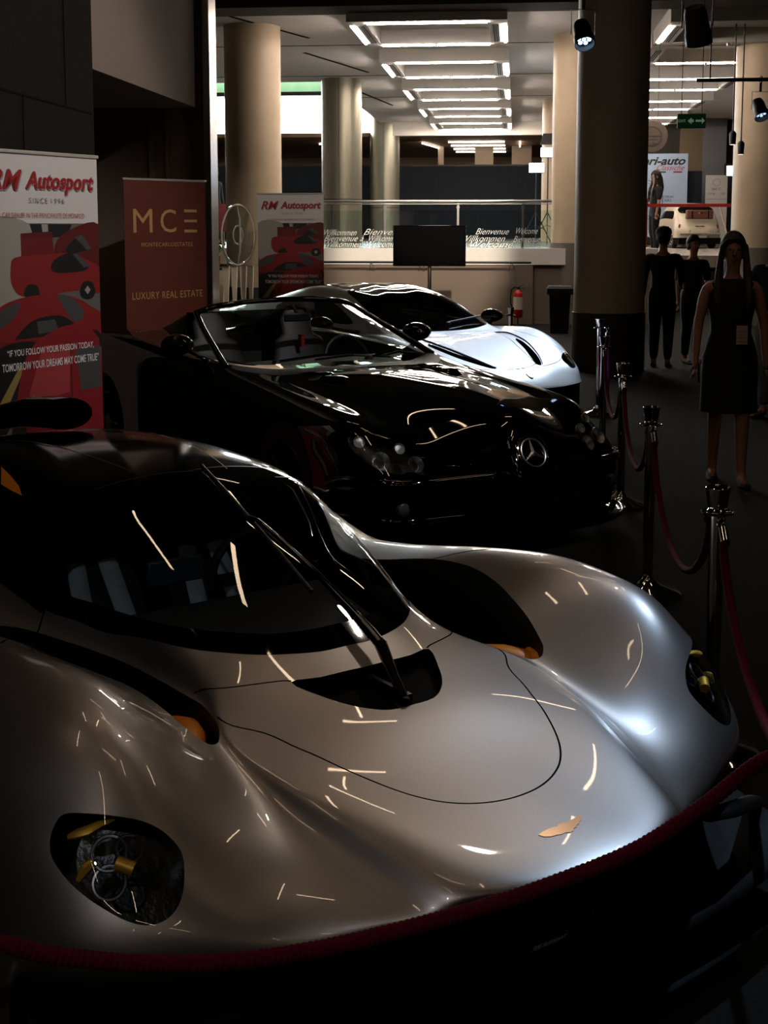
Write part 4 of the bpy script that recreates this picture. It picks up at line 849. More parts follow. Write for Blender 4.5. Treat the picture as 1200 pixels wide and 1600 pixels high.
    # nose cone with star
    out = [(0, .325), (.075, .345), (.125, .39), (.152, .46), (.150, .54), (.135, .61), (.10, .665), (0, .695)]
    full = out+[(-y, z) for y, z in out[-2:0:-1]]
    full = smooth_loop(full, 4); cz = .51
    fx = lambda z: 2.475-.1*max(0, z-.40)-1.0*max(0, z-.44)**1.35
    R = []
    for sc_, dx in ((.02, .012), (.55, .012), (.80, .008), (.92, -.004), (.985, -.022), (1, -.05), (.99, -.12), (.97, -.28)):
        R.append([(fx(cz+(z-cz)*sc_)+dx, y*sc_, cz+(z-cz)*sc_) for y, z in full])
    no = M().rings(R).build('nose_cone', BLACKP, root)
    T_ = Matrix.Translation((fx(.575)+.020, 0, .572)) @ Matrix.Rotation(math.pi/2-.50, 4, 'Y')
    b = M().torus((0, 0, 0), .080, .0055, 48, 8)
    for k in range(3):
        a = math.pi+k*2*math.pi/3; c_, s_ = math.cos(a), math.sin(a)
        b.rings([[(-s_*.014, c_*.014, 0), (0, 0, .012), (s_*.014, -c_*.014, 0)], [(c_*.078-s_*.0015, s_*.078+c_*.0015, .0), (c_*.078, s_*.078, .003), (c_*.078+s_*.0015, s_*.078-c_*.0015, .0)]])
    b.xf(T_).build('star_emblem', mat('satin_chrome', (190, 190, 192), .3, .9), no)
    M().torus((0, 0, -.006), .098, .006, 48, 8).xf(T_).build('emblem_surround', CHROME, no)
    M().lathe([(.001, -.012), (.095, -.012), (.1, -.02)], n=40).xf(T_).build('emblem_recess', VOID, no)
    # splitter
    R = []
    for y in np.linspace(-.98, .98, 41):
        e = abs(y)/.98; x = 2.40-.07*e**2-.26*e**6
        R.append([(x, y, .105), (x-.012, y, .125), (x-.06, y, .135), (x-.3, y, .15), (x-.3, y, .09), (x-.02, y, .09)])
    M().rings(R).tube([(r_[0][0]-.006, r_[0][1], .118) for r_ in R], .014, 10).build('splitter', BLACKP, root)
    M().rings([[(1.9, -.8, .4), (1.9, .8, .4), (1.9, .8, .1), (1.9, -.8, .1)], [(-1.9, -.8, .4), (-1.9, .8, .4), (-1.9, .8, .12), (-1.9, -.8, .12)]]).build('underbody', VOID, root)
    for x in (1.30, -1.38):
        for y in (-.80, .80): wheel(root, x, y, .34, .25, mat('rim_dark', (60, 60, 62), .3, .9), 10)
    # windbreak behind the seats
    M().box((-.88, -.5, .98), (-.875, .5, 1.17)).build('windbreak', glass('smoke_mesh', (.25, .25, .25)), root)
    return root

# ------------------------------------------------------------------ the white coupe behind
def build_coupe():
    root = car_root('coupe', 34, F_OFF, F_L0, 'pearl white coupe with black roof and blade vents in its bonnet, at the back', 'car')
    su = Surf(COUPE); both = lambda o: [o, flip(o)]
    duct = smooth_loop([(7.6, 1.9), (6.4, 1.71), (5.64, 1.44), (4.86, 1.17), (4.05, .93), (3.98, 1.12), (4.49, 1.43), (5.32, 1.92), (6.0, 2.3), (6.6, 2.45), (7.5, 2.5)], 4)
    edge = smooth_path([(7.7, 1.88), (6.4, 1.69), (5.64, 1.42), (4.86, 1.15), (4.05, .91)], 5)
    tail = smooth_loop([(6.3, 2.0), (5.5, 1.62), (4.86, 1.28), (4.05, .96), (4.0, 1.08), (4.45, 1.34), (5.2, 1.72), (5.9, 2.0)], 4)
    lamp = smooth_loop(POLY['c_lamp'], 4); gl = sym_loop(POLY['c_glass'], 6); roof = sym_loop(POLY['c_roof'], 6); side = smooth_loop(POLY['c_side'], 6)
    af = np.array(POLY['c_archf']); ar = np.array(POLY['c_archr']); cut = smooth_path(POLY['c_cut'], 5)
    cut2 = smooth_path([(7.6, 3.0), (6.5, 3.2), (5.5, 3.35), (4.6, 3.5)], 5)
    grille = smooth_loop([(.25, 4.9), (.25, 2.5), (.25, 0), (.25, -2.5), (.25, -4.9), (1.5, -5.2), (1.72, -3), (1.75, 0), (1.72, 3), (1.5, 5.2)], 5)
    skin(su, root, [
        (None, both(lamp), None, 0), (None, gl, None, 0), (None, both(af), None, 0), (None, both(ar), None, 0), (None, both(tail), None, 0), (None, grille, None, 0),
        ('side_window', both(side), GLOSSBLACK, .001), ('roof_panel', roof, GLOSSBLACK, .001),
        ('panel_gap', [band(su, cut, .004), band(su, flip(cut), .004), band(su, cut2, .0025), band(su, flip(cut2), .0025), band(su, edge, .007), band(su, flip(edge), .007)], VOID, -.004),
        ('vent_blade', both(duct), WHITEP, -.012),
    ], ('body', WHITEP), 9, 9)
    skin_part(su, root, 'windscreen', gl, GLASSDARK, 0)
    well(su, grille, (-.1, 0, 0), 'grille', VOID, root)
    for s in (1, -1):
        F_ = (lambda o: o) if s > 0 else flip
        well(su, F_(tail), (-.04, 0, -.06), 'bonnet_duct', VOID, root)
        hl = skin_part(su, root, 'headlamp', F_(lamp), LAMPCOVER, -.001, .08)
        well(su, F_(lamp), .08, 'lamp_bowl', SATIN, hl, .002)
        b = M(); c_ = np.mean(lamp, 0)
        for du in (-.35, .1, .5):
            b.ball(on(su, c_[0]+du, s*c_[1], -.03)[0], .02, 14, 8)
        b.build('projector_lens', LENS, hl)
        R = []
        for t in np.linspace(0, 1, 9):
            r = math.sin(math.pi*(.06+.94*t)*.5)**.6 if t < 1 else .93
            R.append([(-1.64-.16*t, s*1.0+.125*r*math.cos(a), .905+.07*r*math.sin(a)) for a in [2*math.pi*i/24 for i in range(24)]])
        mr = M().rings(R).build('mirror', GLOSSBLACK, root)
        M().tube([(-1.52, s*.74, .83), (-1.62, s*.86, .85), (-1.68, s*.94, .87)], [.03, .022, .02], 10, flat=.6).build('mirror_stalk', GLOSSBLACK, mr)
        R = []
        for z, x, w_, th in ((.35, -2.3, .22, .10), (.6, -2.42, .25, .10), (.85, -2.55, .22, .10), (.92, -2.58, .12, .07), (1.04, -2.62, .11, .06)):
            R.append([(x-th*.5*math.cos(a), s*.34+w_*math.sin(a), z) for a in [2*math.pi*i/20 for i in range(20)]])
        M().rings(R).build('seat', LEATHER, root)
    M().box((-2.9, -.56, .3), (-1.3, .56, .32)).box((-2.9, -.5, .3), (-2.86, .5, 1.02)).build('cabin_tub', VOID, root)
    R = []
    for x, z in ((-1.2, .80), (-1.6, .80), (-1.72, .78), (-1.74, .5)): R.append([(x, y, z) for y in np.linspace(-.56, .56, 9)])
    M().rings(R, cap=False, closed=False).build('dashboard', mat('dash_black', (12, 12, 14), 0.7, vary=.2), root)
    sw = M().torus((0, 0, 0), .17, .016, 36, 8, 'x').tube([(0, -.16, 0), (.03, 0, 0), (0, .16, 0)], .014, 6).lathe([(.001, .05), (.05, .04), (.055, 0)], n=18, ax='x')
    sw.xf(Matrix.Translation((-1.86, .34, .84)) @ Matrix.Rotation(-.35, 4, 'Y')).build('steering_wheel', LEATHER, root)
    M().box((-1.5, .05, .803), (-1.25, .40, .806)).build('leaflet', mat('leaflet_blue', (70, 90, 130), .5), root)
    pa = su.ev(8.35, .35); pb = su.ev(8.7, 1.9)
    M().tube([tuple(pa+[0, 0, .03]), tuple(pb+[.02, 0, .04])], .009, 8).lathe([(.001, .03), (.022, .02), (.026, 0)], tuple(pa+[0, 0, .01]), 14).build('wiper', SATIN, root)
    p, n = on(su, 2.954, -.016, .004)
    T_ = Matrix.Translation(p) @ n.to_track_quat('Z', 'X').to_matrix().to_4x4()
    sh = smooth_loop([(0, -.04), (.022, -.022), (.026, .02), (.02, .032), (-.02, .032), (-.026, .02), (-.022, -.022)], 3)
    M().prism([tuple(q) for q in sh], -.004, .003).xf(T_ @ Matrix.Rotation(-math.pi/2, 4, 'Z')).build('shield_badge', mat('badge_yellow', (215, 190, 40), .35), root)
    M().rings([[(-.3, -.85, .4), (-.3, .85, .4), (-.3, .85, .12), (-.3, -.85, .12)], [(-4.4, -.85, .4), (-4.4, .85, .4), (-4.4, .85, .14), (-4.4, -.85, .14)]]).build('underbody', VOID, root)
    R = []
    for y in np.linspace(-.95, .95, 31):
        e = abs(y)/.95; x = .10-.18*e**2-.35*e**6
        R.append([(x, y, .10), (x-.02, y, .12), (x-.3, y, .14), (x-.3, y, .09)])
    M().rings(R).build('splitter', SATIN, root)
    for x in (-.98, -3.6):
        for y in (-.83, .83): wheel(root, x, y, .345, .26, mat('rim_dark', (60, 60, 62), .3, .9), 10)
    return root

# ------------------------------------------------------------------ gallery edge: balustrade, rails, partition
pt = thing('partition', -2.4, 46, 1.4, 'long black draped partition across the far gallery', 'partition')
M().box((-14, 0, 0), (3.5, .08, 2.56)).build('drape', BLACKCLOTH, pt, False); M().box((-14, -.02, 2.55), (3.5, .10, 2.60)).build('top_rail', SATIN, pt, False)
bl = thing('balustrade', -1.5, 24.05, 1.40, 'glass balustrade with steel handrail and etched handwriting', 'balustrade')
M().tube([(-2.13, 0, .87), (2.15, 0, .87)], .028, 12).tube([(-2.13, 0, .82), (2.15, 0, .82)], .008, 8).build('handrail', STEEL, bl)
for x in (-1.95, -.95, .42, 1.62): M().box((x-.02, .02, -.02), (x+.02, .04, .87)).lathe([(.03, -.01), (.03, .01)], (x, .02, .76), 14, 'y').build('post', STEEL, bl)
for x0, x1 in ((-2.13, -.97), (-.93, .40), (.44, 1.60), (1.64, 2.15)): M().box((x0, 0, -.01), (x1, .012, .70)).build('glass_panel', GLASSCLEAR, bl, False)
ink = mat('etched_white', (250, 252, 250), .8)
for k, (x, w_, z, s) in enumerate(((-2.1, .62, .24, 'Willkommen'), (-1.35, .85, .25, 'Bienvenue'), (-2.1, .75, .13, 'Bienvenue à'), (-1.25, .6, .13, 'Willkommen'), (-2.1, .7, .02, 'Willkommen'), (-1.3, .55, .02, 'Welcome'), (.75, .62, .26, 'Bienvenue'), (1.5, .4, .27, 'Welcome'), (.50, .8, .13, 'Willkommen'), (1.45, .5, .12, 'Bienvenue'), (.65, .8, .02, 'Welcome'))):
    text('etched_writing', s, w_, .11, ink, bl, face_mtx((x, -.004, z), (1, 0, 0), (0, 0, 1)), .55, -.012)
for nm, b0, b1, d, z, lb in (('handrail', -3.64, .28, 23.6, 1.15, 'long dark handrail below the glass balustrade'), ('handrail', .30, .66, 24.4, 1.20, 'short dark handrail beside the beige column')):
    r = thing(nm, (b0+b1)/2, d, z, lb, 'handrail')
    h = (b1-b0)/2; M().tube([(-h, 0, 0), (h, 0, 0)], .022, 10).build('rail', SATIN, r)
    for x in ([-h*.5, -.05, h*.82] if h > 1 else [0]): M().tube([(x, 0, 0), (x-.05, .2, -.12), (x-.05, .35, -.12)], .008, 6).tube([(x, 0, 0), (x+.05, .2, -.12), (x+.05, .35, -.12)], .008, 6).build('bracket', STEEL, r)
# screen on its stand
tv = thing('monitor_stand', -1.42, 21.2, 0, 'large black monitor on a pole stand behind the white coupe', 'monitor')
M().box((-.60, -.03, 1.15), (.60, .03, 1.82), .01).build('screen_case', GLOSSBLACK, tv); M().box((-.58, -.035, 1.17), (.58, -.03, 1.80)).build('screen', mat('screen_off', (2, 2, 3), .5, spec=.03), tv, False)
M().tube([(0, .06, .03), (0, .06, 1.4)], .032, 14).build('pole', STEEL, tv); M().box((-.4, -.25, 0), (.4, .35, .03), .01).build('base', SATIN, tv)
# extinguisher and bin
ex = thing('fire_extinguisher', .05, 23.5, 0, 'red fire extinguisher with hose on a stand by the beige wall', 'fire extinguisher')
RED = mat('extinguisher_red', (170, 22, 18), .35, coat=.5)
M().lathe([(.001, .15), (.075, .15), (.088, .17), (.088, .56), (.07, .62), (.035, .65), (.03, .67)], n=28).build('cylinder', RED, ex)
M().lathe([(.0885, .30), (.0885, .53)], n=28, cap=False).build('paper_band', mat('label_paper', (200, 190, 175), .7), ex)
M().lathe([(.03, .66), (.03, .71), (.018, .72)], n=16).tube([(0, 0, .71), (.10, -.02, .76)], .01, 6).tube([(0, 0, .70), (.11, -.02, .70)], .009, 6).build('valve', SATIN, ex)
M().tube([(0, 0, .69), (-.06, 0, .71), (-.12, 0, .66), (-.14, 0, .52), (-.13, 0, .40), (-.10, 0, .34)], .012, 8).build('hose', RUBBER, ex)
M().tube([(0, 0, .15), (0, 0, .02)], .012, 8).lathe([(.12, 0), (.12, .02), (.001, .03)], n=24).build('stand', SATIN, ex)
bn = thing('bin', .75, 22.0, 0, 'tall black plastic bin between the wall and the big column', 'bin')
M().rings([[(-.15, -.15, 0), (.15, -.15, 0), (.15, .15, 0), (-.15, .15, 0)], [(-.18, -.18, .68), (.18, -.18, .68), (.18, .18, .68), (-.18, .18, .68)]]).build('body', SATIN, bn, False)
M().rings([[(-.22, -.22, .66), (.22, -.22, .66), (.22, .22, .66), (-.22, .22, .66)], [(-.22, -.22, .76), (.22, -.22, .76), (.22, .22, .76), (-.22, .22, .76)], [(-.19, -.19, .80), (.19, -.19, .80), (.19, .19, .80), (-.19, .19, .80)]]).build('lid', SATIN, bn, False)

# ------------------------------------------------------------------ roll-up banners
def roll_up(b0, d0, b1, d1, h, label):
    rz = math.atan2(d1-d0, b1-b0); w_ = math.hypot(b1-b0, d1-d0)
    r = thing('roll_up_banner', b0, d0, 0, label, 'banner', None, rz)       # x along its width, front towards -y
    M().box((-.01, -.012, h-.02), (w_+.01, .012, h), .004).build('top_bar', mat('banner_bar', (190, 184, 172), .4, .3), r)
    M().box((-.01, -.09, 0), (w_+.01, .09, .08), .02).build('base', STEEL, r)
    M().tube([(w_/2, .03, .05), (w_/2, .03, h-.01)], .012, 8).build('pole', STEEL, r)
    return r, w_
def sheet(r, w_, h, m):
    return M().box((0, -.002, .06), (w_, .001, h-.01)).build('printed_sheet', m, r, False)
ART = [  # (colour key, outline in (s across, t below the top)), of the printed picture of red cars
 ('g', [(0, .395), (.88, .395), (.88, 2.12), (0, 2.12)]),
 ('w', [(0, .40), (.33, .40), (.36, .62), (.28, .80), (0, .86)]), ('d', [(.33, .40), (.66, .40), (.62, .47), (.36, .48)]), ('w', [(.42, .40), (.47, .40), (.47, .47), (.43, .47)]),
 ('r3', [(.52, .52), (.62, .44), (.88, .40), (.88, .70), (.70, .66), (.54, .62)]), ('d', [(.60, .54), (.68, .48), (.80, .55), (.62, .57)]), ('d2', [(.68, .47), (.74, .46), (.82, .54), (.78, .55)]),
 ('r2', [(.26, .45), (.50, .44), (.515, .60), (.26, .60)]), ('r3', [(.26, .45), (.50, .44), (.505, .47), (.26, .48)]),
 ('r', [(.18, .63), (.22, .58), (.42, .57), (.62, .565), (.80, .61), (.88, .66), (.88, .80), (.70, .78), (.30, .80), (.19, .74)]),
 ('d', [(.50, .61), (.63, .565), (.78, .63), (.74, .67), (.51, .67)]), ('d2', [(.66, .57), (.70, .57), (.80, .64), (.75, .65)]),
 ('d', [(.27, .78), (.30, .735), (.36, .735), (.39, .78), (.36, .81), (.30, .81)]), ('d', [(.71, .79), (.74, .735), (.81, .735), (.84, .79), (.81, .83), (.74, .83)]), ('w', [(.75, .78), (.775, .755), (.80, .78), (.775, .805)]),
 ('r', [(0, .93), (.16, .82), (.48, .79), (.70, .83), (.80, .88), (.88, .93), (.88, 1.12), (0, 1.14)]), ('r2', [(0, 1.04), (.88, 1.04), (.88, 1.12), (0, 1.14)]),
 ('d', [(.20, 1.02), (.34, .93), (.56, .92), (.66, 1.01), (.24, 1.03)]), ('d2', [(.36, .94), (.50, .935), (.53, 1.0), (.37, 1.01)]), ('d2', [(.53, .80), (.66, .83), (.74, .91), (.69, .96), (.62, .93)]), ('d2', [(0, .93), (.16, .84), (.24, .84), (.16, .93), (0, .99)]),
 ('d', [(.70, 1.10), (.74, 1.02), (.84, 1.02), (.88, 1.06), (.88, 1.12)]), ('y', [(.69, .995), (.715, .99), (.71, 1.03), (.70, 1.035)]),
 ('d', [(0, 1.12), (.36, 1.06), (.28, 1.30), (.10, 1.55), (0, 1.60)]), ('y2', [(0, 1.45), (.22, 1.18), (.25, 1.20), (.04, 1.52)]),
 ('r4', [(.34, 1.06), (.86, 1.07), (.88, 2.12), (.06, 2.12), (.16, 1.5)]), ('r5', [(.40, 1.08), (.62, 1.08), (.60, 1.36), (.26, 1.40)]), ('d2', [(.66, 1.12), (.86, 1.11), (.87, 1.36), (.70, 1.36)]), ('d', [(.615, 1.07), (.62, 1.07), (.635, 2.12), (.625, 2.12)]),
 ('d', [(.16, 1.46), (.62, 1.40), (.62, 2.0), (.10, 2.0)]), ('y2', [(.50, 1.42), (.58, 1.415), (.58, 1.9), (.50, 1.9)]), ('r2', [(.26, 1.48), (.44, 1.46), (.42, 1.7), (.24, 1.7)]),
]
PAL = {'g': (96, 92, 88), 'w': (150, 146, 140), 'd': (26, 24, 24), 'd2': (66, 68, 70), 'r': (128, 30, 30), 'r2': (104, 24, 24), 'r3': (88, 22, 22), 'r4': (128, 27, 34), 'r5': (156, 56, 60), 'y': (200, 170, 60), 'y2': (150, 130, 70)}
def dealer_banner(b0, d0, b1, d1, h, label):
    r, w_ = roll_up(b0, d0, b1, d1, h, label)
    s = sheet(r, w_, h, mat('banner_white', (205, 200, 200), .55)); k = w_/.88
    keys = list(PAL); a = M()
    for n, (c_, po) in enumerate(ART):
        q = [(x*k, -.0025-.00008*n, h-t) for x, t in po]; q = [(min(max(p[0], 0), w_), p[1], p[2]) for p in smooth_loop(q, 5)] if len(q) > 4 and c_ != 'g' else q; a.m(keys.index(c_)).add(q, [tuple(range(len(q)))])
    a.build('printed_picture', [mat('print_'+c_, PAL[c_], .5) for c_ in keys], s, False)
    fm = lambda x, t, sl=0.0: face_mtx((x*k, -.0064, h-t), (1, 0, sl), (0, 0, 1))
    tr, tg, tw = mat('print_red_ink', (150, 26, 30), .5), mat('print_grey_ink', (110, 104, 106), .5), mat('print_white_ink', (225, 225, 225), .5)
    ts = mat('print_shadow_ink', (150, 140, 142), .5)
    fs = lambda x, t: face_mtx((x*k, -.0056, h-t), (1, 0, 0), (0, 0, 1))
    text('lettering_shadow', 'RM', .235*k, .11, ts, s, fs(.053, .222), .35, .02); text('lettering_shadow', 'Autosport', .54*k, .125, ts, s, fs(.312, .242), .25, .03)
    text('brand_lettering', 'RM', .235*k, .11, tr, s, fm(.045, .215), .35, .02); text('brand_lettering', 'Autosport', .54*k, .125, tr, s, fm(.305, .235), .25, .03)
    text('since_lettering', 'SINCE', .14*k, .03, tg, s, fm(.33, .285), 0, -.005, space=1.4); text('year_lettering', '1996', .10*k, .03, tg, s, fm(.50, .285), 0, -.005, space=1.4)
    text('dealer_lettering', 'CAR DEALER IN THE PRINCIPAUTÉ DE MONACO', .63*k, .034, tr, s, fm(.13, .365), 0, -.004)
    text('slogan', '“IF YOU FOLLOW YOUR PASSION TODAY,', .68*k, .042, tw, s, fm(.13, 1.125), 0, .008)
    text('slogan', 'TOMORROW YOUR DREAMS MAY COME TRUE”', .76*k, .044, tw, s, fm(.09, 1.20), 0, .008)
    return r
dealer_banner(-2.80, 6.56, -2.45, 7.38, 2.2, 'car dealer roll-up banner with red cars, nearest on the left wall')
dealer_banner(-3.44, 17.0, -2.55, 17.0, 2.24, 'car dealer roll-up banner with red cars, standing before the beige column')
r, w_ = roll_up(-3.29, 10.6, -2.76, 11.3, 2.2, 'brown estate agency roll-up banner with gold letters, in the recess')
s = sheet(r, w_, 2.2, mat('banner_brown', (104, 44, 30), .6, vary=.04))
gd = mat('print_gold_ink', (196, 158, 100), .5); fm = lambda x, t: face_mtx((x, -.004, 2.2-t), (1, 0, 0), (0, 0, 1))
text('logo_lettering', 'M', .20, .20, gd, s, fm(.09, .46)); text('logo_lettering', 'C', .17, .20, gd, s, fm(.375, .46))
e = M()
for k in range(3): e.box((.635, -.005, 2.2-.46+.088*k), (.775, -.0035, 2.2-.46+.024+.088*k))
e.build('logo_lettering', gd, s, False)
text('estate_lettering', 'MONTECARLOESTATES', .55, .034, gd, s, fm(.17, .58), 0, 0, space=1.1); text('estate_lettering', 'LUXURY REAL ESTATE', .76, .062, gd, s, fm(.065, 1.03), 0, .0, space=1.1)

# ------------------------------------------------------------------ glass sculpture corner
PED = mat('clear_acrylic', (225, 215, 200), .1, spec=.6); ACR = glass('acrylic', (.90, .92, .90), .03, 1.6)
sc1 = thing('ring_sculpture', -3.93, 18.0, 0, 'tall clear glass ring sculpture on a crystal pedestal beside the beige column', 'sculpture')
M().lathe([(.13, -.09), (.42, -.05), (.44, 0), (.42, .05), (.13, .09), (.11, 0), (.13, -.09)], (0, 0, 0), 40, 'y', False).xf(Matrix.Translation((0, 0, 1.68)) @ Matrix.Rotation(math.radians(70), 4, 'Z')).build('glass_ring', ACR, sc1)
M().tube([(.0, -.03, 1.28), (.03, -.03, 1.45), (.04, -.03, 1.68), (.03, -.03, 1.9), (0, -.03, 2.08)], [.012, .03, .035, .03, .012], 10, flat=.5).build('bright_streak', mat('sculpture_white', (190, 190, 182), .15, coat=1), sc1)  # pale bar modelled for the bright streak inside the clear ring
M().torus((0, 0, 0), .425, .014, 48, 8, 'y').torus((0, 0, 0), .13, .010, 32, 8, 'y').xf(Matrix.Translation((0, 0, 1.68)) @ Matrix.Rotation(math.radians(70), 4, 'Z')).build('rim_highlight', mat('crystal', (245, 228, 205), .08, .0, coat=1, spec=1), sc1)  # pale hoops stand in for the white highlights along the glass edges
for x, w_ in ((-.18, .05), (-.06, .045), (.07, .05), (.18, .04)): M().rings([[(x-w_, -.04, .1), (x+w_, -.04, .1), (x+w_, .04, .1), (x-w_, .04, .1)], [(x-w_*.5, -.03, .7), (x+w_*.5, -.03, .7), (x+w_*.5, .03, .7), (x-w_*.5, .03, .7)], [(x-w_, -.04, 1.24), (x+w_, -.04, 1.24), (x+w_, .04, 1.24), (x-w_, .04, 1.24)]]).build('crystal_leg', mat('crystal', (245, 228, 205), .08, .0, coat=1, spec=1), sc1)
M().box((-.26, -.14, 1.235), (.26, .14, 1.26)).build('shelf', ACR, sc1, False); M().box((-.3, -.2, 0), (.3, .2, .1)).build('plinth', mat('plinth_beige', (150, 130, 105), .6), sc1, False)
pp = thing('potted_plant', -4.40, 18.6, 1.20, 'small green plant in a terracotta pot left of the ring sculpture', 'plant')
M().lathe([(.001, 0), (.055, 0), (.075, .14), (.08, .14), (.08, .17), (.001, .165)], n=20).build('pot', mat('terracotta', (150, 70, 40), .7), pp)
lf = M()
for k in range(26):
    a = k*2.4; L = .13+.1*random.random(); e_ = random.uniform(.4, 1.2); c_ = Vector((math.cos(a), math.sin(a), 0)); t_ = c_*L*math.cos(e_)+Vector((0, 0, .16+L*math.sin(e_)*1.3)); n_ = Vector((-c_.y, c_.x, 0))*.022; b_ = Vector((0, 0, .16)); m_ = (b_+t_)/2+Vector((0, 0, .03))
    lf.add([b_-n_*.3, m_-n_, t_, m_+n_, b_+n_*.3], [(0, 1, 2, 3, 4)])
lf.build('leaves', mat('leaf_green', (70, 105, 70), .8), pp, False)
st = thing('display_stand', -4.40, 18.6, 0, 'slim crystal stand under the potted plant by the metal post', 'stand')
for x in (-.10, .08): M().rings([[(x-.05, -.04, 0), (x+.05, -.04, 0), (x+.05, .04, 0), (x-.05, .04, 0)], [(x-.025, -.03, .6), (x+.025, -.03, .6), (x+.025, .03, .6), (x-.025, .03, .6)], [(x-.05, -.04, 1.16), (x+.05, -.04, 1.16), (x+.05, .04, 1.16), (x-.05, .04, 1.16)]]).build('crystal_leg', mat('crystal', (245, 228, 205), .08, .0, coat=1, spec=1), st)
M().box((-.2, -.12, 1.16), (.2, .12, 1.20)).build('shelf', ACR, st, False)
pk = thing('sign_stand', -5.75, 25.0, 1.4, 'small pink poster on a stand behind the metal post', 'sign')
M().box((-.22, 0, .30), (.22, .02, .85)).build('poster', mat('poster_pink', (150, 70, 76), .6), pk, False); M().tube([(0, .03, 0), (0, .03, .4)], .015, 8).build('pole', STEEL, pk)

# ------------------------------------------------------------------ LED work lights on tripods and stage lamps
def tripod_light(b, d, z0, zt, label, power):
    r = thing('tripod_light', b, d, z0, label, 'light', None)
    h = zt-z0; M().tube([(0, 0, .5), (0, 0, h-.1)], .015, 8).build('mast', SATIN, r)
    for k in range(3):
        a = 2*math.pi*k/3+.5; M().tube([(0, 0, .75), (.42*math.cos(a), .42*math.sin(a), .01)], .011, 6).tube([(0, 0, .45), (.24*math.cos(a), .24*math.sin(a), .33)], .007, 6).build('leg', SATIN, r)
    M().box((-.17, -.02, h-.12), (.17, .06, h+.12), .01).build('lamp_head', SATIN, r)
    for x in (-.115, 0, .115): M().box((x-.052, -.03, h-.10), (x+.052, -.02, h+.10)).build('led_panel', emis('led_cold', (215, 238, 255), 45), r, False)
    return r
tripod_light(.45, 30, 1.4, 3.15, 'lower of two glaring white work lights beside the beige column', 1)
t2 = tripod_light(.72, 30.4, 1.4, 3.52, 'taller of two glaring white work lights beside the beige column', 1)
M().rings([[(-.2, -.1, 2.3), (.2, -.1, 2.3), (.2, .1, 2.3), (-.2, .1, 2.3)], [(-.12, -.08, 2.55), (.12, -.08, 2.55), (.12, .08, 2.55), (-.12, .08, 2.55)]]).build('hood', SATIN, t2, False)
t3 = thing('work_light', 6.12, 37.6, 1.2, 'bright white work light tilted beside the small poster', 'light')
M().box((-.21, -.02, 2.03), (.21, .06, 2.34), .01).build('lamp_head', SATIN, t3); M().box((-.19, -.03, 2.05), (.19, -.02, 2.32)).build('led_panel', emis('led_cold2', (215, 238, 255), 20), t3, False); M().tube([(0, .03, 0), (0, .03, 2.0)], .014, 8).build('mast', SATIN, t3); M().lathe([(.25, 0), (.25, .02), (.001, .03)], n=20).build('base', SATIN, t3)

def par_can(b, d, z, tilt, rz, sc, label, lit):
    r = thing('stage_lamp', b, d, z, label, 'stage lamp', None, rz); T_ = Matrix.Rotation(tilt, 4, 'X')
    M().lathe([(.001, .16), (.07, .15), (.085, .10), (.09, -.02), (.10, -.04), (.10, -.13), (.093, -.13), (.088, -.06), (.001, -.06)], n=28).xf(T_ @ Matrix.Diagonal((sc, sc, sc, 1))).build('can', SATIN, r)
    L_ = M()
    for k in range(7):
        a = 2*math.pi*k/6; rr = 0 if k == 6 else .052; L_.ball((rr*math.cos(a), rr*math.sin(a), -.065), (.021, .021, .012), 12, 8)
    L_.xf(T_ @ Matrix.Diagonal((sc, sc, sc, 1))).build('led_lenses', emis('par_led', (170, 210, 255), 6) if lit == 1 else emis('par_led_dim', (190, 220, 255), 1.2) if lit else LENS, r)
    M().tube([(-.12*sc, 0, 0), (-.12*sc, 0, .24*sc), (.12*sc, 0, .24*sc), (.12*sc, 0, 0)], .012, 6, flat=.4).build('yoke', SATIN, r)
    M().tube([(0, 0, .24*sc), (0, 0, .36*sc)], .018, 8).torus((0, 0, .40*sc), .04, .01, 18, 6, 'x').build('clamp', SATIN, r)
par_can(.63, 13, 3.66, math.radians(-38), .2, 1.0, 'stage lamp with lit blue-white cells hanging before the big column', 1)
par_can(1.46, 11, 3.42, math.radians(25), -.5, 1.1, 'unlit black stage lamp hanging right of the big column', 0)
par_can(3.25, 18, 3.36, math.radians(-35), .3, 1.0, 'stage lamp at the right edge by the beige column, faintly lit', 2)
for b, d, z, lb in ((3.55, 22, 3.15, 'pink lit spotlight under the bracket left of the right column'), (3.72, 22.2, 3.0, 'lower dim spotlight beside the right column')):
    q = thing('spotlight', b, d, z, lb, 'spotlight'); M().lathe([(.05, 0), (.06, .18), (.03, .22)], n=18).build('can', SATIN, q); M().lathe([(.001, -.002), (.045, -.002)], n=16).build('bulb', emis('spot_pink', (255, 225, 215), 3), q); M().tube([(0, 0, .2), (0, 0, 5.3-z)], .012, 6).build('drop_rod', SATIN, q)
for b0, b1, d, z, lb in ((-.4, 2.6, 13, 4.06, 'black truss pipe holding the lit stage lamp'), (.6, 5.0, 11, 3.86, 'black truss pipe holding the unlit stage lamp'), (2.4, 6, 18, 3.76, 'black truss pipe holding the right edge stage lamp')):
    q = thing('truss_pipe', (b0+b1)/2, d, z, lb, 'pipe'); h = (b1-b0)/2
    M().tube([(-h, 0, 0), (h, 0, 0)], .026, 10).build('pipe', SATIN, q)
    for x in (-h*.9, h*.9): M().tube([(x, 0, 0), (x, 0, 5.6-z)], .01, 6).build('hanger', SATIN, q)

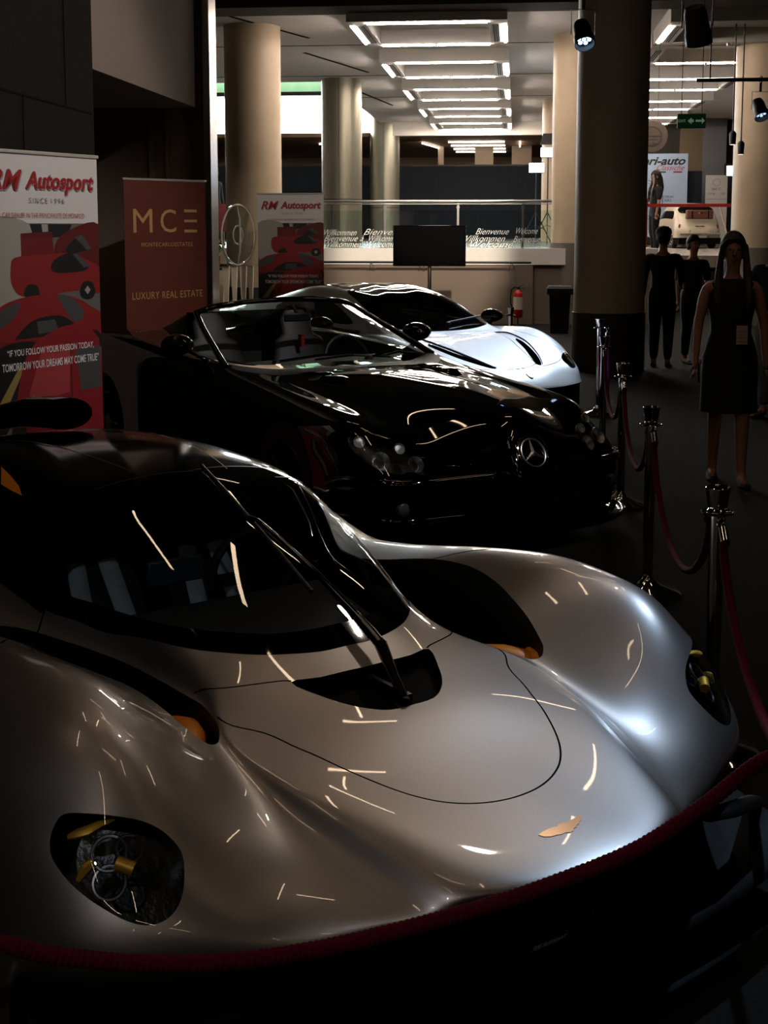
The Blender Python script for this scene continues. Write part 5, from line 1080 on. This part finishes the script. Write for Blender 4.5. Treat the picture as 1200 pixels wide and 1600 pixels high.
# ------------------------------------------------------------------ right side of the gallery
xs = thing('exit_sign', 2.61, 20, 3.27, 'green exit sign with white arrows hanging right of the column', 'exit sign')
GRN = mat('exit_green', (14, 62, 34), .5, emit=(14, 62, 34), es=.10); WI = mat('exit_white', (225, 235, 225), .5, emit=(200, 220, 200), es=.12)
M().box((-.21, -.02, 0), (.21, .02, .215), .006).build('panel', GRN, xs); M().tube([(-.15, 0, .21), (-.15, 0, 2.0)], .006, 6).tube([(.15, 0, .21), (.15, 0, 2.0)], .006, 6).build('rods', SATIN, xs)
text('lettering', 'EXIT', .11, .04, WI, xs, face_mtx((-.195, -.022, .09), (1, 0, 0), (0, 0, 1)), 0, .01)
M().prism([(-.06, .11), (0, .06), (0, .09), (.03, .09), (.03, .13), (0, .13), (0, .16)], -.023, -.0205, 'y').build('arrow', WI, xs, False)
M().prism([(.195, .11), (.15, .06), (.15, .095), (.06, .095), (.06, .125), (.15, .125), (.15, .16)], -.023, -.0205, 'y').build('arrow', WI, xs, False)
ds = thing('round_sign', 2.33, 23, 3.36, 'round pale hanging sign half hidden by the big column', 'sign')
M().lathe([(.001, -.02), (.27, -.02), (.28, 0), (.27, .02), (.001, .02)], n=40, ax='y').build('disc', mat('disc_cream', (170, 150, 135), .6), ds); M().torus((0, -.022, 0), .17, .004, 40, 6, 'y').torus((0, -.022, 0), .15, .002, 40, 6, 'y').build('ring', mat('print_grey_ink', (110, 104, 106), .5), ds)
M().box((-.12, -.0225, -.01), (.16, -.021, .012)).box((-.06, -.0225, -.06), (.10, -.021, -.045)).box((0, -.0225, -.13), (.07, -.021, -.115)).build('print_lines', mat('print_grey_ink', (110, 104, 106), .5), ds, False); M().tube([(-.1, 0, .25), (-.1, 0, 1.95)], .004, 6).tube([(.1, 0, .25), (.1, 0, 1.95)], .004, 6).build('wires', SATIN, ds)
p1 = thing('poster_stand', 4.36, 41, 1.2, 'large pale blue classic car poster with black lettering behind the woman', 'poster')
M().box((-.95, 0, .3), (.92, .03, 2.87)).build('board', mat('poster_blue', (150, 170, 195), .5), p1, False); M().box((-.9, .03, 0), (-.82, .06, .35)).build('foot', SATIN, p1, False); M().box((.8, .03, 0), (.88, .06, .35)).build('foot', SATIN, p1, False)
PK = mat('print_black_ink', (14, 14, 16), .5); f_ = lambda x, z: face_mtx((x, -.004, z), (1, 0, 0), (0, 0, 1))
text('title_lettering', 'Veri-auto', 1.5, .26, PK, p1, f_(-.65, 2.52), .35, .03); text('script_lettering', 'Classiche', .85, .16, mat('print_red_ink', (150, 26, 30), .5), p1, f_(-.03, 2.36), .5)
M().box((0, -.004, 2.28), (.25, -.001, 2.33)).build('green_bar', mat('print_green', (20, 60, 50), .5), p1, False); M().box((.48, -.004, 2.28), (.75, -.001, 2.33)).build('red_bar', mat('print_red_ink', (150, 26, 30), .5), p1, False)
M().torus((-.45, -.003, 1.45), .62, .008, 48, 6, 'y').torus((-.45, -.003, 1.45), .54, .006, 48, 6, 'y').build('ring_print', PK, p1); text('small_lettering', '2000', .3, .12, PK, p1, f_(-.25, 1.65), .1); text('small_lettering', 'VETERAN', .38, .08, PK, p1, f_(.12, 1.50)); text('small_lettering', 'CARS', .3, .08, PK, p1, f_(.14, 1.39))
p2 = thing('poster_stand', 6.17, 41, 1.2, 'smaller white poster with a red and green line of text', 'poster')
M().box((-.33, 0, .1), (.33, .03, 2.2)).build('board', mat('poster_white', (175, 172, 170), .5), p2, False); M().box((-.33, -.08, 0), (.33, .1, .1)).build('base', STEEL, p2, False)
M().torus((0, -.003, 1.98), .11, .005, 32, 6, 'y').build('ring_print', mat('print_grey_ink', (110, 104, 106), .5), p2); text('small_lettering', 'SAVE', .15, .07, PK, p2, f_(-.14, 1.74)); text('red_lettering', 'IT', .09, .07, mat('print_red_ink', (150, 26, 30), .5), p2, f_(.05, 1.74)); text('small_lettering', 'CITTÀ', .22, .07, PK, p2, f_(-.26, 1.60)); text('red_lettering', 'VIVE', .14, .07, mat('print_red_ink', (150, 26, 30), .5), p2, f_(.12, 1.60))
M().box((-.32, -.004, 1.46), (.32, -.001, 1.475)).build('print_line', mat('print_grey_ink', (110, 104, 106), .5), p2, False)
for b0, b1, d, h, lb in ((5.33, 5.78, 41.4, 2.35, 'black drape panel between the two posters'), (6.55, 7.4, 42, 2.6, 'black drape panel behind the work light')):
    q = tag(hbuild(M().box((b0, d, 1.2), (b1, d+.05, 1.2+h)), 'drape_panel', BLACKCLOTH), lb, 'drape')
struct(M().box((6.0, 43.0, 1.2), (6.75, 43.3, 5.3)).m(1).box((5.3, 43.1, 1.2), (6.0, 43.4, 5.3)), 'wall_stage', [mat('grey_wall', (96, 96, 100), .8), mat('brown_wall', (92, 76, 56), .8)])
struct(M().box((1.6, 43.6, 1.2), (14, 44, 5.3)), 'wall_stage_back', mat('dark_wall', (40, 36, 33), .9))
# small white classic car, seen from the rear corner
cc = thing('classic_car', 5.15, 37.2, 1.2, 'small white classic car with a brown suitcase on its rear rack, on the stage', 'car', None, math.radians(9))
CREAM = mat('cream_car_paint', (214, 200, 178), .3, coat=.8)
def cc_net():
    Y = (0, .25, .45, .56, .62, .66, .66)
    rows = [((-.02, .02, .05, .08, .14, .2, .2), (.30,)*7), ((-.06, -.05, 0, .05, .12, .2, .2), (.45, .45, .45, .45, .44, .42, .3)), ((-.04, -.03, .02, .07, .14, .22, .22), (.62, .62, .61, .60, .58, .50, .3)), ((.06, .07, .10, .15, .22, .3, .3), (.80, .80, .79, .77, .70, .56, .3)),
            ((.22, .22, .24, .27, .3, .4, .4), (.95, .95, .94, .90, .76, .6, .3)), ((.42, .42, .43, .45, .5, .5, .5), (1.20, 1.195, 1.17, 1.06, .80, .62, .25)), ((.7,)*7, (1.29, 1.285, 1.26, 1.12, .82, .64, .2)), ((1.3,)*7, (1.31, 1.305, 1.28, 1.14, .83, .64, .2)), ((1.7,)*7, (1.24, 1.235, 1.20, 1.08, .83, .64, .2)), ((2.05,)*7, (.95, .95, .94, .90, .80, .63, .2)), ((2.5,)*7, (.82, .82, .81, .80, .76, .62, .2)), ((2.9,)*7, (.62, .62, .62, .60, .58, .5, .3)), ((2.96,)*7, (.35, .35, .35, .35, .35, .35, .3))]
    return [[(x, y, z) for x, y, z in zip(xx, Y, zz)] for xx, zz in rows]
cs = Surf(cc_net(), .5)
rw = smooth_loop([(4.15, 0), (4.15, -1.5), (4.4, -2.3), (5.0, -2.3), (5.15, 0), (5.0, 2.3), (4.4, 2.3), (4.15, 1.5)], 4)
arch = cs.find(np.array([(.62+.30*math.cos(a), .28+.30*math.sin(a)) for a in np.linspace(-.2, math.pi+.2, 22)]), (0, 2)); sw_ = smooth_loop([(5.4, 3.2), (6.6, 3.2), (8.2, 3.2), (8.6, 3.9), (7, 3.95), (5.2, 3.9)], 4)
body = empty('car_shell', (0, 0, 0)); body.parent = cc; body.rotation_euler = (0, 0, math.pi/2)
skin(cs, body, [('rear_window', rw, GLOSSBLACK, .002), (None, [arch, flip(arch)], None, 0), ('side_window', [sw_, flip(sw_)], GLOSSBLACK, .002)], ('bodywork', CREAM), 6, 5)
well(cs, arch, (0, -.2, 0), 'wheel_arch', VOID, body); well(cs, flip(arch), (0, .2, 0), 'wheel_arch', VOID, body)
for x in (.62, 2.4):
    for y in (-.56, .56): wheel(body, x, y, .27, .14, CHROME, 8)
M().tube([(-.12, -.58, .40), (-.13, 0, .40), (-.12, .58, .40)], .028, 10).tube([(-.12, -.3, .40), (-.16, -.3, .52)], .016, 8).tube([(-.12, .3, .40), (-.16, .3, .52)], .016, 8).build('rear_bumper', CHROME, body)
for y in (-.54, .54): M().ball((-.02+.1, y, .62), (.03, .035, .07), 12, 8).build('tail_lamp', mat('lens_red', (120, 20, 15), .3), body)
M().box((-.075, -.2, .30), (-.07, .2, .39)).build('number_plate', mat('plate_pale', (190, 190, 185), .5), body, False); M().box((-.07, -.13, .62), (-.055, .13, .64)).build('grille_bar', CHROME, body)
M().box((-.1, -.6, .12), (2.7, .6, .3)).build('underbody', VOID, body, False)
lg = thing('suitcase', 5.15, 37.06, 2.02, 'brown suitcase strapped on the rear rack of the white classic car', 'suitcase', None, math.radians(9))
M().box((-.38, -.02, 0), (.38, .17, .26), .03).build('case', mat('case_brown', (92, 50, 34), .6), lg); M().box((-.06, -.03, .16), (.06, -.018, .19)).box((-.25, -.028, .02), (-.21, -.018, .24)).box((.21, -.028, .02), (.25, -.018, .24)).build('buckles', CHROME, lg, False)
po = thing('leaning_pole', 5.68, 36, 1.2, 'pale wooden pole leaning beside the white classic car', 'pole'); M().tube([(.16, 0, .01), (-.16, .1, 1.25)], .022, 8).build('pole', mat('pale_wood', (190, 160, 125), .6), po)
rb = thing('belt_barrier', 5.36, 28, 1.2, 'red belt barrier stretched across the edge of the stage', 'barrier')
M().box((-2.6, -.004, 1.02), (0, .004, 1.09)).build('belt', mat('belt_red', (150, 25, 15), .6), rb, False)
for x in (-2.6, 0): M().tube([(x, 0, .02), (x, 0, 1.2)], .03, 12).lathe([(.15, 0), (.15, .02), (.001, .04)], (x, 0, 0), 20).build('post', mat('post_red', (140, 20, 14), .4), rb)

# ------------------------------------------------------------------ rope stanchions
def stanchion(b, d, label):
    r = thing('stanchion', b, d, 0, label, 'stanchion', 'chrome rope stanchions along the cars')
    M().lathe([(.001, 0), (.165, 0), (.165, .012), (.15, .022), (.06, .05), (.03, .085), (.026, .10)], n=40).build('base', CHROME, r)
    M().lathe([(.0255, .08), (.0255, .85)], n=28, cap=False).build('pole', CHROME, r)
    M().lathe([(.001, .898), (.030, .902), (.037, .918), (.0395, .925), (.0415, .922), (.036, .880), (.030, .852), (.034, .846), (.026, .842)], n=36).build('finial', CHROME, r)
    c = M().torus((0, 0, .838), .052, .0045, 36, 8)
    for k in range(4): a = math.pi/2*k+.4; c.tube([(.024*math.cos(a), .024*math.sin(a), .838), (.05*math.cos(a), .05*math.sin(a), .838)], .006, 6, flat=.4)
    c.build('ring_collar', CHROME, r)
    return r
SL = ['just outside the frame by the silver nose', 'nearest in view, right of the silver fender', 'second in view, beside the roadster headlight', 'third in view, by the roadster splitter', 'fourth in view, before the far post', 'farthest, tied with a purple rope end']
SD = [2.3, 4.28, 6.21, 8.23, 10.29, 12.26]; SB = [.68, .68, .66, .69, .71, .80]
for k in range(6): stanchion(SB[k], SD[k], 'chrome rope stanchion '+SL[k])
stanchion(-.05, 13.95, 'chrome rope stanchion in front of the fire extinguisher')
stanchion(-1.62, 1.86, 'chrome rope stanchion outside the frame at the left front')
def rope(pts, label, m, r=.0145, rib=False, hooks=(True, True)):
    pts = [Vector(p) for p in pts]; P = smooth_path(pts, 24 if rib else 8); P = [Vector(p) for p in P]
    root = empty('barrier_rope', pts[0], 0, label, 'rope', 'barrier ropes'); P = [p-pts[0] for p in P]
    if rib:
        Q = [P[0]]; acc = 0; out = [P[0]]
        for a, b in zip(P, P[1:]):
            L = (b-a).length; n = max(1, int(L/.0022)); out += [a+(b-a)*(i+1)/n for i in range(n)]
        P = out
    R = []; u = None; s_ = 0.0
    for i, p in enumerate(P):
        t = (P[min(i+1, len(P)-1)]-P[max(i-1, 0)]).normalized()
        if u is None: u = t.cross(Vector((0, 0, 1))).normalized()
        u = (u-t*u.dot(t)).normalized(); w_ = t.cross(u); n = 20 if rib else 10
        if i: s_ += (P[i]-P[i-1]).length
        R.append([p+(u*math.cos(2*math.pi*k/n)+w_*math.sin(2*math.pi*k/n))*(r*(1+.07*math.sin(s_*2*math.pi/.0105+(2*math.pi*k/n)*(1))*1.0*(1 if rib else 0))) for k in range(n)])
    M().rings(R).build('cord', m, root)
    for e, (a, b) in zip(hooks, ((P[0], P[min(30, len(P)-1)]), (P[-1], P[max(-31, -len(P))]))):
        if not e: continue
        d_ = (b-a).normalized()
        h = M().tube([a-d_*.012, a+d_*.055], r*1.18, 16).tube([a-d_*.012, a-d_*.035], r*.35, 8)
        k = a-d_*.05; n_ = d_.orthogonal().normalized()
        h.tube([k+(d_*math.cos(t)+n_*math.sin(t))*.016 for t in [2*math.pi*i/16 for i in range(17)]], .004, 6)
        h.build('snap_hook', CHROME, root)
    return root
def sag(b0, d0, b1, d1, drop, off0=.125, off1=.125):
    A, B_ = Vector(hall(b0, d0, .80)), Vector(hall(b1, d1, .80)); e = (B_-A).normalized(); A += e*off0; B_ -= e*off1
    return [A+(B_-A)*t-Vector((0, 0, drop*(1-(2*t-1)**2)**.62 if True else 0)) for t in (0, .03, .1, .22, .36, .5, .64, .78, .9, .97, 1)]
rope([(.78, 2.235, .835), (.69, 2.235, .815), (.577, 2.2, .747), (.451, 2.14, .697), (.311, 2.1, .658), (.147, 2.055, .626), (-.105, 1.98, .602), (-.317, 1.92, .612), (-.498, 1.87, .654), (-.64, 1.84, .705), (-1.0, 1.82, .77), (-1.36, 1.84, .83)], 'burgundy braided rope sagging in front of the silver nose', ROPE, .0138, True)
rope(sag(.68, 4.28, .68, 2.3, .34), 'burgundy rope from the nearest stanchion out of the frame', ROPE, .0145)
rope(sag(.66, 6.21, .68, 4.28, .37), 'burgundy rope hanging between the first and second stanchions', ROPE)
rope(sag(.69, 8.23, .66, 6.21, .34), 'burgundy rope hanging between the second and third stanchions', ROPE)
rope(sag(.71, 10.29, .69, 8.23, .36), 'dark burgundy rope hanging between the third and fourth stanchions', ROPE)
rope(sag(.80, 12.26, .71, 10.29, .42), 'dark burgundy rope behind the fourth stanchion', ROPE)
A = Vector(hall(.86, 12.05, .80)); rope([A, A+Vector((0, -.02, -.12)), A+Vector((.01, -.02, -.35)), A+Vector((0, -.01, -.55))], 'short purple rope end hanging straight down the farthest stanchion', ROPEP, .02, hooks=(True, False))

# ------------------------------------------------------------------ people
SKIN = mat('skin', (170, 120, 95), .6, vary=.06, vscale=40); HAIR = mat('brown_hair', (58, 40, 28), .6, vary=.3, vscale=60, stretch=(6, 6, .5)); DARKHAIR = mat('dark_hair', (22, 18, 16), .6)
def skinned(name, J, E, m, parent, levels=1, extra=None):
    """grows one continuous surface round a skeleton: J {name: (position, radius)}, E pairs of names"""
    keys = list(J); me = bpy.data.meshes.new(name); me.from_pydata([J[k][0] for k in keys], [(keys.index(a), keys.index(b)) for a, b in E], [])
    o = bpy.data.objects.new(name, me); col.objects.link(o); sk = o.modifiers.new('s', 'SKIN'); sk.use_smooth_shade = True
    seen = set()
    for i, k in enumerate(keys):
        v = me.skin_vertices[0].data[i]; r_ = J[k][1]; v.radius = r_ if isinstance(r_, tuple) else (r_, r_); v.use_root = (i == 0) or k.endswith('_root')
    ss = o.modifiers.new('u', 'SUBSURF'); ss.levels = ss.render_levels = levels
    bpy.context.view_layer.update(); nm = bpy.data.meshes.new_from_object(o.evaluated_get(bpy.context.evaluated_depsgraph_get())); bpy.data.objects.remove(o)
    if extra:
        x = bpy.data.meshes.new('x'); x.from_pydata(extra.v, [], extra.f); bm = bmesh.new(); bm.from_mesh(nm); bm.from_mesh(x); bm.to_mesh(nm); bm.free()
    nm.materials.clear(); nm.materials.append(m); nm.polygons.foreach_set('use_smooth', [True]*len(nm.polygons)); nm.name = name
    return link(bpy.data.objects.new(name, nm), parent)
def person(b, d, z, rz, label, H=1.72, top=None, bottom=None, hairm=DARKHAIR, long_hair=False, dress=None, step=.0, la=None, ra=None, shoe=None, cap=None, sleeves=True):
    """x to the person's left as seen from the front, facing -y; feet on z"""
    r = thing('person', b, d, z, label, 'person', None, rz); k = H/1.72
    V_ = lambda x, y, zz: (x*k, y*k, zz*k)
    fem = dress is not None; sw = .165 if fem else .19
    J = {'pelvis': (V_(0, 0, .93), (.14*k, .10*k)), 'waist': (V_(0, 0, 1.08), (.115*k, .085*k)), 'chest': (V_(0, .0, 1.27), (.135*k, .095*k)), 'neckbase': (V_(0, .01, 1.42), .06*k), 'neck': (V_(0, .0, 1.49), .048*k), 'jaw': (V_(0, -.015, 1.545), (.058*k, .07*k)), 'skull': (V_(0, .0, 1.63), (.074*k, .092*k)), 'crown': (V_(0, .005, 1.70), (.045*k, .06*k))}
    E = [('pelvis', 'waist'), ('waist', 'chest'), ('chest', 'neckbase'), ('neckbase', 'neck'), ('neck', 'jaw'), ('jaw', 'skull'), ('skull', 'crown')]
    for s, nm in ((-1, 'r'), (1, 'l')):
        st = step*s
        J['hip'+nm] = (V_(s*.085, 0, .88), .085*k); J['knee'+nm] = (V_(s*.085, -st*.5-.02, .49), .055*k); J['calf'+nm] = (V_(s*.085, -st*.7+.01, .34), .05*k); J['ankle'+nm] = (V_(s*.085, -st+.02, .09), .035*k); J['heel'+nm] = (V_(s*.088, -st, .045), .035*k); J['toe'+nm] = (V_(s*.10, -st-.15, .028), (.036*k, .022*k))
        E += [('pelvis', 'hip'+nm), ('hip'+nm, 'knee'+nm), ('knee'+nm, 'calf'+nm), ('calf'+nm, 'ankle'+nm), ('ankle'+nm, 'heel'+nm), ('heel'+nm, 'toe'+nm)]
        arm = (la if s > 0 else ra) or [(.23, -.0, 1.12), (.25, -.05, .88)]
        J['sho'+nm] = (V_(s*sw, .01, 1.39), .052*k); J['elb'+nm] = (V_(s*arm[0][0], arm[0][1], arm[0][2]), .037*k); J['wri'+nm] = (V_(s*arm[1][0], arm[1][1], arm[1][2]), .026*k)
        E += [('chest', 'sho'+nm), ('sho'+nm, 'elb'+nm), ('elb'+nm, 'wri'+nm)]
        e_ = Vector(J['elb'+nm][0]); w_ = Vector(J['wri'+nm][0]); dr = (w_-e_).normalized(); si = Vector((0, -1, 0)) if abs(dr.y) < .8 else Vector((0, 0, 1)); si = (si-dr*si.dot(dr)).normalized(); ou = dr.cross(si)
        pm = w_+dr*.05*k; J['palm'+nm] = (tuple(pm), (.034*k, .018*k)); J['kn'+nm] = (tuple(w_+dr*.085*k), (.036*k, .014*k)); E += [('wri'+nm, 'palm'+nm), ('palm'+nm, 'kn'+nm)]
        for q, (o_, L) in enumerate(((-.027, .062), (-.009, .074), (.009, .07), (.026, .055))):
            a0 = w_+dr*.085*k+si*o_*k; a1 = a0+dr*L*.55*k-ou*s*.006*k; a2 = a1+dr*L*.4*k-ou*s*.02*k
            J[f'f{q}{nm}_root'] = (tuple(a0), .0085*k); J[f'g{q}{nm}'] = (tuple(a1), .0080*k); J[f'h{q}{nm}'] = (tuple(a2), .0065*k); E += [(f'f{q}{nm}_root', f'g{q}{nm}'), (f'g{q}{nm}', f'h{q}{nm}')]
        a0 = w_+dr*.035*k+si*(-.028)*k; a1 = a0+dr*.03*k-si*.022*k-ou*s*.01*k; a2 = a1+dr*.03*k-si*.004*k-ou*s*.012*k
        J['t0'+nm+'_root'] = (tuple(a0), .011*k); J['t1'+nm] = (tuple(a1), .0095*k); J['t2'+nm] = (tuple(a2), .0075*k); E += [('t0'+nm+'_root', 't1'+nm), ('t1'+nm, 't2'+nm)]
    fx = M().rings([[V_(x, y, zz) for x, y, zz in q] for q in ([(-.008, -.085, 1.635), (.008, -.085, 1.635), (0, -.07, 1.64)], [(-.016, -.09, 1.595), (.016, -.09, 1.595), (0, -.112, 1.60)], [(-.014, -.085, 1.588), (.014, -.085, 1.588), (0, -.095, 1.588)])])
    for s in (-1, 1): fx.ball(V_(s*.078, .01, 1.615), (.012*k, .022*k, .034*k), 10, 8)
    bd = skinned('body', J, E, SKIN, r, 1, fx)
    fc = M()
    for s in (-1, 1): fc.ball(V_(s*.03, -.083, 1.632), (.013*k, .008*k, .007*k), 10, 6)
    fc.build('eyes', mat('eye_dark', (40, 34, 30), .3), bd); M().tube([V_(-.024, -.082, 1.558), V_(0, -.092, 1.56), V_(.024, -.082, 1.558)], [.003*k, .007*k, .003*k], 8).build('mouth', mat('lips', (130, 66, 60), .5), bd)
    # hair
    hm = M().ball(V_(0, .014, 1.645), (.090*k, .110*k, .118*k), 28, 18)
    hm.v = [(x, max(y, .0) if zz < 1.665*k and y < 0 else max(y, -.055*k) if zz < 1.70*k and y < -.055*k else y, max(zz, 1.56*k)) for x, y, zz in hm.v]
    if long_hair:
        for s in (-1, 1): hm.tube([V_(s*.045, -.065, 1.70), V_(s*.076, -.05, 1.655), V_(s*.086, -.03, 1.57), V_(s*.094, -.04, 1.46), V_(s*.10, -.075, 1.36), V_(s*.10, -.098, 1.28), V_(s*.095, -.105, 1.21)], [.012*k, .022*k, .026*k, .034*k, .036*k, .03*k, .010*k], 10, flat=.8)
        hm.tube([V_(0, .03, 1.71), V_(0, .07, 1.58), V_(0, .09, 1.40), V_(0, .10, 1.22)], [.07*k, .09*k, .10*k, .06*k], 14, flat=.6)
    else: hm.tube([V_(0, .03, 1.70), V_(0, .07, 1.62), V_(0, .06, 1.55)], [.06*k, .07*k, .05*k], 12)
    hm.build('hair', hairm, bd)
    if cap: M().lathe([(.001, 1.765), (.06, 1.755), (.095, 1.715), (.102, 1.66)], (0, .01, 0), 24).box((-.07, -.19, 1.655), (.07, -.07, 1.665)).xf(Matrix.Diagonal((k, k, k, 1))).build('cap', cap, r)
    if dress:
        R = []
        for zz, wx, wy in ((1.43, .10, .07), (1.40, .155, .085), (1.33, .155, .105), (1.25, .165, .125), (1.15, .145, .112), (1.06, .138, .105), (.98, .165, .125), (.88, .19, .135), (.75, .195, .14), (.62, .195, .145), (.50, .20, .15)):
            R.append([V_(wx*math.cos(p), wy*math.sin(p), zz) for p in [2*math.pi*j/28 for j in range(28)]])
        M().rings(R, cap=False).build('dress', dress, r)
    if top:
        keep = {'pelvis', 'waist', 'chest', 'neckbase'} | ({'shor', 'shol', 'elbr', 'elbl'} | ({'wrir', 'wril'} if sleeves else set()))
        skinned('shirt', {q: (J[q][0], tuple(v*1.16+.012*k for v in (J[q][1] if isinstance(J[q][1], tuple) else (J[q][1],)*2))) for q in J if q in keep}, [e for e in E if e[0] in keep and e[1] in keep], top, r)
    if bottom:
        keep = {'waist', 'pelvis', 'hipr', 'hipl', 'kneer', 'kneel', 'calfr', 'calfl', 'ankler', 'anklel'}
        skinned('trousers', {q: (J[q][0], tuple(v*1.15+.014*k for v in (J[q][1] if isinstance(J[q][1], tuple) else (J[q][1],)*2))) for q in J if q in keep}, [e for e in E if e[0] in keep and e[1] in keep], bottom, r)
    for s, nm in ((-1, 'r'), (1, 'l')):
        st = step*s; R = []
        for yy, w_, h_ in ((.045, .012, .05), (.03, .034, .062), (-.03, .036, .05), (-.09, .042, .035), (-.15, .04, .028), (-.19, .022, .02)):
            R.append([V_(s*(.088+.012*(-yy+.04)/.2)+w_*math.cos(p), -st+yy, max(.002, .004+h_*(.5+.5*math.sin(p))*1.0)) for p in [2*math.pi*j/16 for j in range(16)]])
        M().rings(R).build('shoe', shoe or RUBBER, r)
    return r, V_, J
DRESS = mat('black_patterned_dress', (12, 12, 14), .8, vary=.6, vscale=35); DARKCL = mat('dark_cloth', (14, 14, 16), .85, vary=.2); NAVY = mat('navy_cloth', (22, 26, 40), .85); GREYTR = mat('light_grey_cloth', (110, 106, 104), .85)
wr, V_, J = person(1.50, 9.12, 0, math.radians(-3), 'person in a sleeveless black dress walking towards the cars, badge at the waist', 1.72, dress=DRESS, long_hair=True, hairm=HAIR, step=.13, ra=[(.222, .0, 1.12), (.238, -.05, .88)], la=[(.222, .02, 1.12), (.242, .0, .88)])
bg = M().box((.02, -.165, .985), (.095, -.160, 1.115)).build('badge', mat('badge_white', (200, 170, 165), .5), wr, False); M().box((.03, -.1655, 1.0), (.085, -.1652, 1.006)).box((.03, -.1655, 1.03), (.085, -.1652, 1.034)).box((.03, -.1655, 1.05), (.085, -.1652, 1.054)).box((.03, -.1655, 1.07), (.085, -.1652, 1.074)).build('badge_print', mat('print_grey_ink', (110, 104, 106), .5), bg, False)
M().tube([(.058, -.16, 1.115), (.045, -.14, 1.25), (.06, -.09, 1.41)], .004, 6).tube([(.058, -.16, 1.115), (.0, -.145, 1.25), (-.05, -.09, 1.41)], .004, 6).build('lanyard', DARKCL, bg)
q = Vector(J['knr'][0]); ph = thing('phone', 1.50, 9.12, 0, 'dark phone held low in the hand of the person in black dress', 'phone', None, math.radians(-3)); M().box((q.x+.022, q.y-.04, q.z-.09), (q.x+.031, q.y+.035, q.z+.05), .004).build('case', GLOSSBLACK, ph)
person(1.86, 16.6, 0, math.radians(168), 'person in dark clothes and cap seen from behind, beside the big column', 1.76, top=DARKCL, bottom=DARKCL, cap=DARKCL, ra=[(.23, -.02, 1.12), (.2, -.2, 1.05)])
person(2.32, 17.2, 0, math.radians(25), 'person in a dim purple top standing behind the walking woman', 1.66, top=mat('plum_cloth', (50, 38, 46), .85), bottom=DARKCL, sleeves=False)
person(2.42, 12.3, 0, math.radians(-35), 'person cut off at the right edge, dark top and pale grey trousers', 1.74, top=DARKCL, bottom=GREYTR)
person(2.98, 28.4, 1.2, math.radians(-75), 'person in a black top reaching an arm out beside the pale blue poster', 1.78, top=DARKCL, bottom=DARKCL, long_hair=True, hairm=DARKHAIR, sleeves=False, ra=[(.22, -.05, 1.12), (.16, -.32, 1.08)])
person(-6.85, 29, 1.4, math.radians(70), 'person in a navy shirt far off behind the metal post', 1.74, top=NAVY, bottom=DARKCL)

build_hypercar()
build_roadster()
build_coupe()
